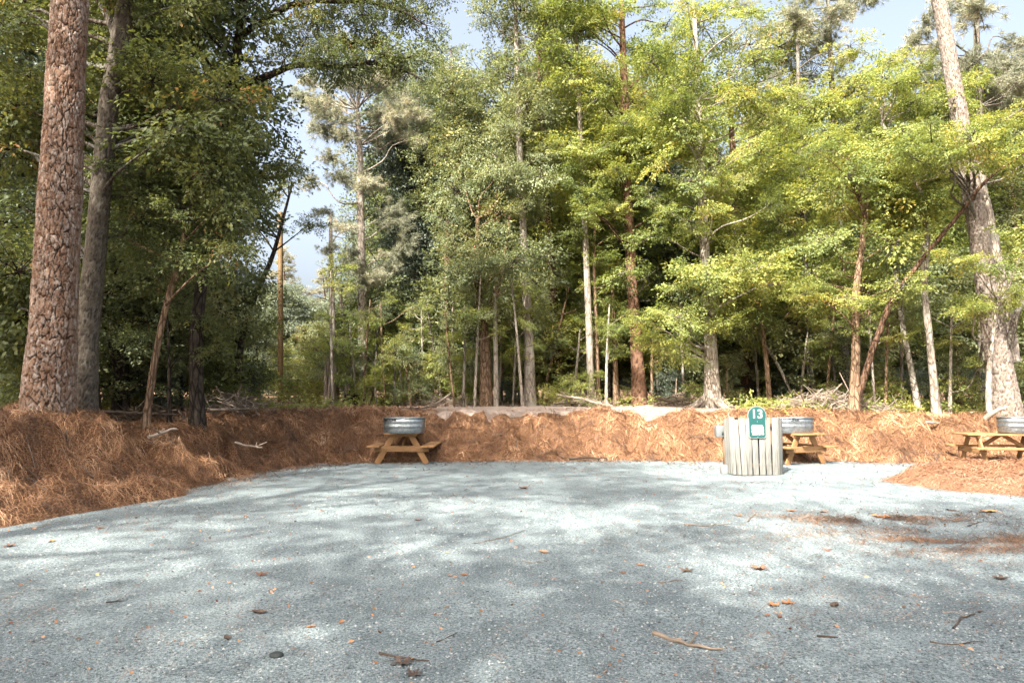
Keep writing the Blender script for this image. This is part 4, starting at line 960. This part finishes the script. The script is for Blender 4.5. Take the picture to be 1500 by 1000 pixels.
# ================================================================== FURNITURE
def plank(root, c, size, rot=None, mat=M_PLANK, name='plank', bevel=0.004, label=None):
    me = None; g = Geo(); g.box((0, 0, 0), size); o = g.build(name, mat, root, bevel=bevel)
    o.location = c
    if rot is not None: o.rotation_euler = rot
    if label: o['label'] = label
    return o
def picnic_table(loc, rz, label):
    """local x: along the boards"""
    root = empty('picnic_table', loc, label, 'picnic table', 'picnic tables under the bank', rz); L = 1.75
    for i in range(5): plank(root, (0, (i-2)*0.155, 0.70), (L, 0.148, 0.036), name='tabletop_plank')
    for s in (-1, 1):
        for j in (0, 1): plank(root, (0, s*(0.555+0.15*j), 0.405), (L, 0.146, 0.036), name='seat_plank')
        for e in (-1, 1):
            xx = e*0.6; a = Vector((xx, s*0.2, 0.68)); b2 = Vector((xx, s*0.58, 0.0)); d = b2-a; ang = math.atan2(d.y, -d.z)
            plank(root, (a+b2)/2, (0.038, 0.135, d.length), (ang, 0, 0), name='leg')
        plank(root, (s*0.28, 0, 0.52), (0.62, 0.038, 0.085), (0, s*R(33), 0), name='brace')
    for e in (-1, 1):
        plank(root, (e*0.64, 0, 0.345), (0.038, 1.27, 0.135), name='seat_beam')
        plank(root, (e*0.64, 0, 0.655), (0.038, 0.7, 0.05), name='top_beam')
        for yb in (-0.43, -0.38, 0.38, 0.43):
            g = Geo(); g.add(*tube([[e*0.655, yb, 0.345], [e*0.668, yb, 0.345]], [0.011, 0.011], 8)); g.build('bolt', M_BOLT, root)
    return root
def text_mesh(txt, size, mat, extrude=0.002, offset=0.0):
    c = bpy.data.curves.new('t', 'FONT'); c.body = txt; c.size = size; c.extrude = extrude; c.offset = offset; c.align_x = 'CENTER'; c.align_y = 'CENTER'; c.resolution_u = 4
    o = bpy.data.objects.new('t', c); COL.objects.link(o); dg = bpy.context.evaluated_depsgraph_get()
    me = bpy.data.meshes.new_from_object(o.evaluated_get(dg)); bpy.data.objects.remove(o); me.materials.clear(); me.materials.append(mat); return me
def tank(loc, rz, label, mark_ang, patch=False):
    """an oval galvanised stock tank"""
    root = empty('stock_tank', loc, label, 'metal tank', 'metal tanks on the picnic tables', rz); a, b_, H = 0.49, 0.36, 0.36
    prof = [(0.96, 0.0), (0.985, 0.012), (0.985, 0.09), (0.985, 0.125), (1.0, 0.14), (1.012, 0.16), (1.0, 0.18), (0.985, 0.195), (0.985, 0.25), (1.0, 0.262), (0.99, 0.275), (0.99, 0.345), (0.972, 0.345), (0.96, 0.2), (0.95, 0.03), (0.0, 0.03)]
    ns = 56; th = np.linspace(0, 2*np.pi, ns, endpoint=False); V = []
    for f, z in prof:
        V.append(np.stack([np.sign(np.cos(th))*np.abs(np.cos(th))**0.85*a*f, np.sign(np.sin(th))*np.abs(np.sin(th))**0.85*b_*f, 0*th+z], 1))
    V = np.concatenate(V); i = np.arange(len(prof)-1)[:, None]*ns; j = np.arange(ns)[None, :]; j2 = (j+1) % ns
    F = np.stack([(i+j).ravel(), (i+j2).ravel(), (i+ns+j2).ravel(), (i+ns+j).ravel()], 1)
    link('shell', mesh('shell', V, F, M_GALV, True), root)
    rim = np.stack([np.sign(np.cos(th))*np.abs(np.cos(th))**0.85*a, np.sign(np.sin(th))*np.abs(np.sin(th))**0.85*b_, 0*th+0.35], 1)
    rim = np.vstack([rim, rim[:1]]); g = Geo(); g.add(*tube(rim, 0.013, 8)); g.build('rim', M_GALV, root, smooth=True)
    me = text_mesh('COUNTYLINE', 0.074, M_INK, 0.001, 0.0035)
    co = np.empty(len(me.vertices)*3, np.float32); me.vertices.foreach_get('co', co); co = co.reshape(-1, 3)
    aa = mark_ang + co[:, 0]*0.95/0.43; 
    nx_ = np.sign(np.cos(aa))*np.abs(np.cos(aa))**0.85*a*0.99; ny_ = np.sign(np.sin(aa))*np.abs(np.sin(aa))**0.85*b_*0.99
    k = 1.012 + co[:, 2]*0.5
    out = np.stack([nx_*k, ny_*k, 0.308+co[:, 1]], 1); me.vertices.foreach_set('co', out.astype(np.float32).ravel()); me.update()
    link('lettering', me, root)
    if patch:
        g = Geo(); aa = np.linspace(mark_ang+0.35, mark_ang+0.75, 6)
        pv = [(math.cos(q)*a*1.012, math.sin(q)*b_*1.012) for q in aa]
        V = np.array([[x, y, z] for x, y in pv for z in (0.215, 0.3)]); F = [[2*i, 2*i+2, 2*i+3, 2*i+1] for i in range(5)]; g.add(V, F); g.build('brown_mark', M_TAN, root)  # plain brown logo mark on the tank wall
    return root
p1 = P(590, 677, 16.0)
z1 = 0.0
picnic_table((-2.58, 16.75, gz(-2.58, 16.75)), R(90), 'golden picnic table seen end-on, left of centre, at the foot of the straw bank')
tank((-2.53, 16.15, 0.722), R(0), 'oval galvanised tank on the leftmost picnic table', R(270)-0.72)
picnic_table((6.55, 16.55, gz(6.6, 16.5)), R(90+25), 'golden picnic table half hidden behind the slatted enclosure with the number sign')
tank((6.58, 16.2, 0.722), R(0), 'oval galvanised tank on the table behind the slatted enclosure', R(270)-0.45)
picnic_table((11.27, 15.85, gz(11.3, 15.8)+0.02), R(-9), 'golden picnic table seen side-on at the right edge behind the straw heap')
tank((11.68, 15.78, 0.742), R(8), 'oval galvanised tank on the rightmost picnic table', R(270)+0.1, True)

# slatted enclosure: pale planks round a bin
EX, EY = (1099-750)/1000*14.15, 14.15
enc = empty('slatted_enclosure', (EX, EY, gz(EX, EY)), 'waist-high enclosure of uneven whitewashed planks standing on the gravel under the number sign', 'enclosure')
re_ = rs(14); ring = []
hw, hd, ch = 0.54, 0.36, 0.15
corner = [(-hw+ch, -hd), (hw-ch, -hd), (hw, -hd+ch), (hw, hd-ch), (hw-ch, hd), (-hw+ch, hd), (-hw, hd-ch), (-hw, -hd+ch)]
for i in range(8):
    a = Vector(corner[i]); b2 = Vector(corner[(i+1) % 8]); L = (b2-a).length; n = max(2, round(L/0.135)); w = L/n; dr = (b2-a)/L
    for j in range(n):
        c = a+dr*(w*(j+0.5)); front = i in (0, 1, 6, 7)
        h = 1.13+re_.uniform(-0.035, 0.03); o = Geo(); wt = w*re_.uniform(0.86, 0.97); wb = wt*re_.uniform(0.82, 0.98)
        V = np.array([[-wb/2,-0.009,0],[wb/2,-0.009,0],[wb/2,0.009,0],[-wb/2,0.009,0],[-wt/2,-0.009,h],[wt/2,-0.009,h+re_.uniform(-.012,.012)],[wt/2,0.009,h],[-wt/2,0.009,h]])
        o.add(V, [[0,3,2,1],[4,5,6,7],[0,1,5,4],[1,2,6,5],[2,3,7,6],[3,0,4,7]])
        q = o.build('slat', M_WHITE if front else M_BACKPL, enc, bevel=0.003); q.location = (c.x, c.y, 0.01)
        lean = -0.045 if c.x < -0.3 else (0.0 if c.x < 0.3 else 0.012)
        q.rotation_euler = (0, lean+re_.normal(0, 0.012), math.atan2(dr.y, dr.x)); 
        q.location.x -= lean*0.9
        if front:
            for zz_ in (0.2, 0.98):
                g = Geo(); g.add(*tube([[c.x, c.y-0.008, zz_], [c.x+0.0, c.y-0.0135, zz_]], [0.007, 0.006], 6)); g.build('nail', M_BOLT, enc)
for zz_ in (0.2, 0.98):
    g = Geo(); pts = [(x*0.86, y*0.86) for x, y in corner]
    for i in range(8):
        a = Vector((*pts[i], zz_)); b2 = Vector((*pts[(i+1) % 8], zz_)); d = b2-a; g.box((a+b2)/2, (d.length, 0.03, 0.08), Matrix.Rotation(math.atan2(d.y, d.x), 4, 'Z'))
    g.build('inner_rail', M_BACKPL, enc)
g = Geo(); g.add(*tube([[0, 0, 0.02], [0, 0, 0.06], [0, 0, 0.85], [0, 0, 0.9]], [0.2, 0.24, 0.27, 0.275], 24)); g.build('bin_liner', plain('dark_bin', (0.03, 0.035, 0.03), 0.6), enc, smooth=True)

# number sign
sg = empty('number_sign', (EX-0.03, EY-hd-0.035, 0.73), 'teal round-topped campsite sign with white number 13 and a torn white patch', 'sign')
def outline(s=0.0):
    pts = []; w = 0.188-s; cz = 0.45; wn_ = 0.172-s
    for a in np.linspace(-0.42, math.pi+0.42, 29): pts.append((w*math.cos(a), cz+w*math.sin(a)))
    pts += [(-wn_, cz-0.10), (-wn_, 0.035+s), (-wn_+0.03, s), (wn_-0.03, s), (wn_, 0.035+s), (wn_, cz-0.10)]
    return pts
def slab(name, pts, y0, y1, mat, parent):
    n = len(pts); V = [(x, y0, z) for x, z in pts] + [(x, y1, z) for x, z in pts]
    me = bpy.data.meshes.new(name); me.from_pydata(V, [], [tuple(range(n)), tuple(range(2*n-1, n-1, -1))] + [(i, i+n, (i+1) % n+n, (i+1) % n) for i in range(n)]); me.materials.append(mat); me.update()
    return link(name, me, parent)
slab('white_edge', outline(), 0.0, 0.012, M_SWHITE, sg)
slab('teal_face', outline(0.011), -0.004, 0.0005, M_TEAL, sg)
me = text_mesh('13', 0.245, M_SWHITE, 0.0015, 0.008); o = link('number', me, sg); o.rotation_euler = (R(90), 0, 0); o.location = (0, -0.0065, 0.475)
rt = rs(6); pts = []
for a in np.linspace(0, 2*np.pi, 34, endpoint=False):
    c, s = math.cos(a), math.sin(a); r = 1/max(abs(c)/0.125, abs(s)/0.105)*rt.uniform(0.88, 1.05); pts.append((0.005+r*c if abs(c) > .05 else 0.005, 0.165+r*s))
slab('torn_patch', pts, -0.0075, -0.0042, M_PAPER, sg)
slab('tan_mark', [(-0.05, 0.18), (-0.02, 0.17), (0.02, 0.178), (0.025, 0.2), (-0.01, 0.205), (-0.04, 0.2)], -0.009, -0.0077, M_TAN, sg)
for z in (0.33, 0.025):
    g = Geo(); g.add(*tube([[0, -0.004, z], [0, -0.009, z], [0, -0.0095, z]], [0.008, 0.007, 0.0005], 8)); g.build('screw', M_SWHITE, sg)
# grey box and block beside the enclosure
ub = empty('utility_box', (EX-0.50, EY+0.52, gz(EX-0.50, EY+0.52)), 'small grey metal box on a post peeking out left of the slatted enclosure', 'utility box')
g = Geo(); g.box((0, 0, 0.84), (0.2, 0.16, 0.24)); g.build('box_body', M_BOX, ub, bevel=0.008)
g = Geo(); g.box((0.09, 0.0, 0.38), (0.07, 0.07, 0.72)); g.build('post', M_BACKPL, ub)
g = Geo(); g.box((0.045, -0.084, 0.8), (0.07, 0.004, 0.08)); g.build('dark_label', M_INK, ub)
cb = empty('concrete_block', (EX-0.57, EY+0.1, gz(EX-0.57, EY)), 'pale low block at the left foot of the slatted enclosure', 'block')
g = Geo(); g.box((0, 0, 0.09), (0.12, 0.16, 0.18)); g.build('block_body', M_BLOCK, cb, bevel=0.01)

# ================================================================== LEAVES, TWIGS, STONES ON THE GRAVEL
def dry_leaf_mesh(seed, lobed):
    rng = rs(seed); n = 26 if lobed else 14; th = np.linspace(-np.pi, np.pi, n, endpoint=False)
    if lobed: r = 0.34 + 0.17*np.cos(5*th) + rng.normal(0, 0.03, n)
    else: r = 0.23/np.sqrt(np.cos(th)**2*0.25+np.sin(th)**2*1.1)*(1+rng.normal(0, 0.05, n))
    ring = np.stack([r*np.cos(th), r*np.sin(th)], 1); inner = ring*0.5
    P2 = np.vstack([ring, inner, [[0, 0]]]); cu = rng.uniform(0.5, 1.1)
    z = cu*(P2[:, 1]**2)*1.4 + 0.5*cu*P2[:, 0]**2 + 0.04*rng.normal(size=len(P2)); z -= z.min()
    V = np.column_stack([P2, z]); i = np.arange(n); j = (i+1) % n
    Fq = np.stack([i, j, j+n, i+n], 1); Ft = np.stack([i+n, j+n, 0*i+2*n], 1)
    st = tube([[-0.3, 0, z[2*n]*0.6+0.02], [-0.5, 0.02, 0.06], [-0.72, 0.05, 0.03]], [0.014, 0.011, 0.008], 4)
    V2 = np.vstack([V, st[0]]); return V2, [np.vstack([Fq, st[1]+len(V)]), Ft]
def dry_mat(name, a, b2):
    m, nt, nd, lk, b = newmat(name); n = tex(nd, lk, 'noise', 6, 5); r = ramp(nd, [(0.3, a), (0.7, b2)]); lk.new(n.outputs[0], r.inputs[0]); lk.new(r.outputs[0], b.inputs['Base Color']); b.inputs['Roughness'].default_value = 0.6; bump(nd, lk, n.outputs[0], b, 0.4, 0.05); return m
DM = {'orange': dry_mat('orange_dry_leaf', (0.27,0.105,0.04), (0.4,0.2,0.085)), 'brown': dry_mat('brown_dry_leaf', (0.13,0.06,0.035), (0.24,0.12,0.07)), 'dark': dry_mat('dark_dry_leaf', (0.045,0.03,0.022), (0.13,0.085,0.06))}
LM = {}
for c, m in DM.items():
    for v in range(4):
        V, Fl = dry_leaf_mesh(v+3, v % 2 == 0); LM[c, v] = mesh('dry_leaf', V, Fl, m, False)
leaves = [(767,716,20,'brown',0,'rust-brown curled leaf alone on the gravel at the middle, nearest the bank'), (1290,757,26,'orange',1,'large orange leaf on the needle drift right of the enclosure'), (1006,836,22,'dark',0,'crumpled dark leaf right of the middle on the gravel'),
 (1112,833,28,'brown',2,'star-shaped brown leaf with pointed lobes on the shaded gravel'), (1132,886,24,'orange',0,'pale orange lobed leaf in the small cluster low right'), (1152,883,22,'orange',2,'upright orange leaf at the right of the small cluster low right'), (1124,902,13,'brown',1,'small rust leaf at the lower left of the cluster low right'), (1142,904,15,'brown',3,'small brown leaf at the lower right of the cluster low right'),
 (1222,887,26,'dark',1,'dark rolled leaf right of the orange leaf cluster'), (384,838,20,'brown',0,'curled brown leaf on gravel at the left in the shade edge'), (380,893,26,'dark',3,'flat dark leaf below the curled brown leaf at left'), (500,911,15,'orange',1,'small orange leaf, right one of two low left of the centre'), (455,917,15,'orange',3,'small orange leaf, left one of two low left of the centre'),
 (797,808,18,'orange',3,'orange oblong leaf on bright gravel below the centre'), (680,841,14,'orange',0,'tiny upright orange leaf left of the oblong orange leaf'), (659,843,11,'orange',3,'tiny flat orange leaf left of the tiny upright one'), (912,838,13,'brown',0,'small rust leaf left of the crumpled dark leaf'), (938,827,12,'orange',2,'small orange leaf above the small rust leaf'),
 (333,932,20,'dark',1,'black narrow leaf in the lower left of the gravel'), (1447,751,27,'orange',3,'long orange leaf below the straw heap at the far right'), (1393,748,15,'brown',1,'brown leaf left of the long orange leaf below the heap'), (1466,846,24,'dark',2,'dark leaf at the right edge below the needle drift'), (1206,749,14,'orange',1,'little orange leaf left of the large orange leaf'), (1158,748,15,'orange',3,'flat orange leaf between the enclosure and the needle drift'),
 (1082,756,12,'orange',2,'little orange leaf straight below the enclosure'), (1100,694,18,'orange',1,'orange leaf lying against the front foot of the enclosure'), (147,775,13,'brown',0,'brown leaf on the gravel beside the left straw roll'), (75,793,16,'orange',3,'pale orange leaf near the left edge'), (14,800,18,'brown',2,'brown leaf touching the left edge'), (612,762,12,'brown',2,'small brown leaf left of the middle, further off'),
 (360,757,12,'orange',1,'small orange leaf on bright gravel left of the middle'), (590,972,34,'dark',0,'dark crumpled leaf at the bottom left of the centre'), (606,988,28,'dark',2,'grey-black leaf at the very bottom beside the crumpled one'), (1212,806,14,'brown',0,'small brown leaf above and right of the star-shaped leaf'), (1275,752,10,'brown',1,'tiny brown leaf touching the needle drift'), (1435,896,13,'dark',3,'small dark leaf near the bent twig low right')]
for px, py, w, c, v, lab in leaves:
    p = G(px, py); s = w/1000*p.y*1.02; o = link('dry_leaf', LM[c, v]); o.location = (p.x, p.y, gz(p.x, p.y)+0.001); o.scale = (s, s, s*0.8); o.rotation_euler = (0, 0, rb.uniform(0, 6.28)); tag(o, lab, 'leaf', 'dry leaves on the gravel')
def stick(name, pxs, r, mat, label, grp, zf=gz, seed=1, side=True, zoff=0.0):
    rng = rs(seed); pts = []
    for px, py in pxs:
        p = G(px, py); pts.append([p.x, p.y, zf(p.x, p.y)+r*0.8+zoff])
    q = smooth_path(np.array(pts), 0.06); q[1:-1] += rng.normal(0, 0.004, q[1:-1].shape); b0 = q[0].copy(); b0[2] -= r
    g = Geo(); g.add(*tube(q, np.linspace(r, r*0.4, len(q)), 7, wob=0.2, rng=rng))
    if side:
        k = len(q)//2; e = q[k]+rng.normal(0, 0.07, 3)*[1, 1, 0.2]; g.add(*tube(np.array([q[k], (q[k]+e)/2, e]), [r*0.5, r*0.35, r*0.2], 5))
    o = g.build(name, mat, None, b0, True); o.location = b0; tag(o, label, 'twig', grp); return o
SG = 'twigs on the gravel'
stick('fallen_twig', [(957, 930), (985, 939), (1015, 950), (1059, 955)], 0.016, M_STICK, 'thickest grey stick lying across the lower gravel right of centre', SG, seed=1)
stick('fallen_twig', [(1397, 922), (1402, 910), (1428, 901)], 0.009, M_DSTICK, 'bent dark twig low on the right', SG, seed=2)
stick('fallen_twig', [(1096, 764), (1101, 757), (1107, 752)], 0.009, M_STICK, 'short stubby twig on bright gravel below the enclosure', SG, seed=3)
stick('fallen_twig', [(694, 795), (712, 791), (742, 784), (769, 774)], 0.006, M_STRAW2 if False else M_STICK, 'long thin pale stem on bright gravel in the middle', SG, seed=4)
stick('fallen_twig', [(1002, 771), (1035, 772), (1072, 768)], 0.009, M_STICK, 'thin brown twig lying level left of the needle drift', SG, seed=5)
stick('fallen_twig', [(1197, 934), (1214, 936), (1228, 936)], 0.007, M_DSTICK, 'short dark twig low right of centre', SG, seed=6)
stick('fallen_twig', [(765, 821), (778, 825), (803, 820)], 0.005, M_STICK, 'fine curved stem under the oblong orange leaf', SG, seed=7)
stick('fallen_twig', [(965, 853), (985, 851), (1000, 849)], 0.006, M_STICK, 'fine twig left of the crumpled dark leaf', SG, seed=8)
stick('fallen_twig', [(1362, 940), (1385, 946), (1440, 942)], 0.006, M_DSTICK, 'thin dark twig under the bent twig low right', SG, seed=9)
stick('fallen_twig', [(640, 940), (655, 932), (670, 926)], 0.005, M_DSTICK, 'fine dark twig in the lower middle', SG, seed=10)
stick('fallen_twig', [(555, 957), (585, 963), (628, 968)], 0.008, M_DSTICK, 'dark forked twig above the crumpled leaf at the bottom', SG, seed=11)
stick('fallen_twig', [(1418, 771), (1428, 768), (1436, 765)], 0.008, M_DSTICK, 'short dark twig on the gravel below the straw heap', SG, seed=12)
stick('fallen_twig', [(155, 880), (170, 879), (182, 878)], 0.006, M_DSTICK, 'short dark twig in the left foreground', SG, seed=13)
def rock(px, py, w, label, seed):
    p = G(px, py); r = w/2000*p.y; g = Geo(); rng = rs(seed); th = np.linspace(0, 2*np.pi, 9, endpoint=False); V = []
    for f, z in ((0.9, -0.1), (1.0, 0.15), (0.8, 0.42), (0.4, 0.58)): V.append(np.stack([np.cos(th)*f*r*(1+rng.normal(0, .08, 9)), np.sin(th)*f*r*0.75*(1+rng.normal(0, .08, 9)), 0*th+z*r], 1))
    V.append(np.array([[0, 0, 0.6*r]])); V = np.concatenate(V); i = np.arange(3)[:, None]*9; j = np.arange(9)[None]; j2 = (j+1) % 9
    g.add(V, np.stack([(i+j).ravel(), (i+j2).ravel(), (i+9+j2).ravel(), (i+9+j).ravel()], 1)); g.F.setdefault(3, []).append(np.array([[27+k, 27+(k+1) % 9, 36] for k in range(9)]))
    o = g.build('stone', M_STONE, None, smooth=False); o.location = (p.x, p.y, gz(p.x, p.y)); tag(o, label, 'stone')
rock(405, 960, 22, 'smooth dark stone in the left foreground gravel', 2)
# sticks lying on the bank
def bank_stick(pxs, Yd, w, mat, label, name='fallen_branch', seed=1, lift=0.06):
    rng = rs(seed); pts = []
    for i, (px, py) in enumerate(pxs):
        Yy = Yd[i] if isinstance(Yd, (list, tuple)) else Yd
        x = (px-750)/1000*Yy; 
        pz = P(px, py, Yy).z; pts.append([x, Yy, max(pz, hz(x, Yy)+lift*0.5)])
    q = smooth_path(np.array(pts), 0.1); r = w/2000*(Yd if not isinstance(Yd, (list, tuple)) else Yd[0]); b0 = q[0].copy(); q[1:-1] += rng.normal(0, 0.008, q[1:-1].shape)
    g = Geo(); V, Fq = tube(q, np.linspace(r, r*0.55, len(q)), 8, wob=0.15, rng=rng); g.add(V, Fq)
    g.add(np.vstack([V[:8], V[:8].mean(0)]), [[(i+1) % 8, i, 8] for i in range(8)]); g.add(np.vstack([V[-8:], V[-8:].mean(0)]), [[i, (i+1) % 8, 8] for i in range(8)])
    for _ in range(2):
        k = rng.randint(1, len(q)-1); e = q[k]+rng.normal(0, 0.12, 3)+[0, 0, 0.06]; g.add(*tube(np.array([q[k], (q[k]+e)/2, e]), [r*0.5, r*0.4, r*0.2], 5))
    o = g.build(name, mat, None, b0, True); o.location = b0; tag(o, label, 'branch', 'fallen branches on and above the bank')
bank_stick([(222, 640), (243, 632), (262, 628)], [12.2, 12.4, 12.6], 6, M_DEAD, 'pale bent branch on the left bank top beside the thin leaning sapling', seed=2)
bank_stick([(348, 648), (366, 653), (388, 655)], [14.3, 14.2, 14.0], 4, M_DEAD, 'short grey branch on the left bank below the dark crooked oak', seed=3)
bank_stick([(135, 602), (175, 603), (238, 606), (262, 608)], [14.2, 14.2, 14.3, 14.4], 5, M_DSTICK, 'long level brown log behind the sapling on the left', seed=4)
bank_stick([(815, 579), (850, 583), (872, 590), (898, 596)], [24.4, 24, 23.6, 23.2], 4, M_DEAD, 'long bleached branch lying below the close pair of trunks', seed=5)
bank_stick([(1440, 613), (1452, 603), (1472, 596)], [18.6, 18.4, 18.2], 8, M_DEAD, 'pale stub of log pointing up at the foot of the leaning pine', seed=6)
bank_stick([(960, 582), (985, 588), (1012, 596)], [25, 24.4, 24], 4, M_DSTICK, 'brown branch between red-brown trunk and pale rooted beech', seed=7)
bank_stick([(0, 628), (14, 616), (26, 604)], [11.6, 11.7, 11.8], 7, M_DEAD, 'bleached root at the left foot of the big pine', seed=8)
bank_stick([(575, 606), (600, 600), (640, 596)], [21, 21.5, 22], 3, M_DSTICK, 'thin stick on the bank above the left picnic table', seed=9)
bank_stick([(832, 671), (850, 670), (888, 671)], [16.6, 16.62, 16.6], 4, M_DSTICK, 'dark flat stick along the foot of the bank in the middle', seed=10)
bank_stick([(1352, 619), (1362, 618), (1372, 620)], [18.3, 18.3, 18.3], 4, M_DEAD, 'short stick on the right bank below the pale winding trunk', seed=11)
# stump
p = P(515, 588, 26); st = np.array([[p.x, 26, hz(p.x, 26)-0.1, 0.28], [p.x, 26, hz(p.x, 26)+0.2, 0.24], [p.x+.01, 26, hz(p.x, 26)+0.42, 0.23]])
V, Fq, _ = trunk_geo(st, 14, 0.3, 4, 4, step=0.08); root = empty('tree_stump', (p.x, 26, hz(p.x, 26)), 'low dark cut stump at the foot of the tall slender pine', 'stump'); g = Geo(); off = np.array([p.x, 26, hz(p.x, 26)])
g.add(V-off, Fq); g.build('stump_bark', BARK['dark'], root, smooth=True); g = Geo(); g.add(np.vstack([V[-14:], V[-14:].mean(0)])-off, [[i, (i+1) % 14, 14] for i in range(14)]); g.build('cut_face', M_DEAD, root)
# brush piles
def brush(px0, px1, Yd, n, hmax, label, seed, big=10, mats=(M_DEAD, M_STICK)):
    rng = rs(seed); cx = ((px0+px1)/2-750)/1000*Yd; root = empty('brush_pile', (cx, Yd, hz(cx, Yd)), label, 'brush pile', 'piles of cut brush along the wood edge'); half = (px1-px0)/2000*Yd
    off = np.array([cx, Yd, hz(cx, Yd)]); g = Geo()
    for i in range(n+big):
        x = rng.normal(0, 0.45)*half; y = rng.normal(0, 0.35); h = hmax*math.exp(-(x/half/0.75)**2)
        c = np.array([x, y, rng.uniform(0, h)]); a = rng.uniform(0, 6.28); el = rng.normal(0.15, 0.35) if i % 6 else rng.uniform(0.5, 1.2)
        d = np.array([math.cos(a)*math.cos(el), math.sin(a)*math.cos(el)*0.6, math.sin(el)]); L = rng.uniform(0.35, 0.9) if i < n else rng.uniform(1.0, 1.9); r = 0.008+0.01*rng.rand() if i < n else rng.uniform(0.02, 0.045)
        q = smooth_path(np.array([c-d*L/2, c+rng.normal(0, 0.07, 3), c+d*L/2+rng.normal(0, 0.06, 3)]), 0.2)
        if i < n: g.add(*tube(q, np.linspace(r, r*0.5, len(q)), 4))
        else:
            gg = Geo(); gg.add(*tube(q, np.linspace(r, r*0.55, len(q)), 8, wob=0.2, rng=rng)); gg.build('branch', mats[i % 2], root, smooth=True)
    g.build('loose_twigs', mats[0], root, kind='stuff')
brush(1120, 1300, 21.3, 330, 0.55, 'bright pile of splintered brush behind the number sign, left of the slender forked tree', 3, 16)
brush(790, 900, 25, 130, 0.5, 'thin scatter of pale brush at the foot of the close pair of trunks', 4, 5)
brush(560, 760, 26, 200, 0.3, 'low line of brush along the bases of the trunks left of centre', 5, 6)
brush(300, 390, 17.5, 130, 0.5, 'tangle of grey dead twigs right of the dark crooked oak', 6, 6)
brush(150, 290, 16, 110, 0.3, 'shaded tangle of dead twigs behind the leaning sapling', 7, 6, (M_DSTICK, M_STICK))
brush(960, 1020, 25, 70, 0.35, 'small heap of brown roots between the red-brown trunk and the rooted beech', 8, 4, (M_STICK, M_DSTICK))
# splintered stump left of the sky gap pines
p = P(482, 588, 26.4); rng = rs(4); root = empty('splintered_trunk', (p.x, 26.4, hz(p.x, 26.4)), 'broken pale splintered trunk beside the slimmest pine at the sky gap', 'dead tree')
for i in range(9):
    a = i*0.7; g = Geo(); h = rng.uniform(0.8, 2.6); q = np.array([[0.18*math.cos(a), 0.18*math.sin(a), -0.05], [0.15*math.cos(a)+rng.normal(0, .02), 0.15*math.sin(a), h*0.5], [0.13*math.cos(a)+rng.normal(0, .06), 0.13*math.sin(a), h]])
    g.add(*tube(q, [0.085, 0.06, 0.012], 6, wob=0.3, rng=rng)); g.build('splinter', M_DEAD, root)
by = {}
for o in bpy.data.objects:
    if o.get('label') and o.get('group') in (GR, 'thin saplings along the edge of the wood'): by.setdefault(o['label'], []).append(o)
for lab, os_ in by.items():
    if len(os_) == 2:
        os_.sort(key=lambda o: o.location.y); os_[0]['label'] = lab + ', the nearer'; os_[1]['label'] = lab + ', the farther'
    elif len(os_) > 2:
        os_.sort(key=lambda o: o.location.x/o.location.y)
        for i, o in enumerate(os_): o['label'] = lab + (', leftmost' if i == 0 else ', rightmost' if i == len(os_)-1 else ', the middle one')
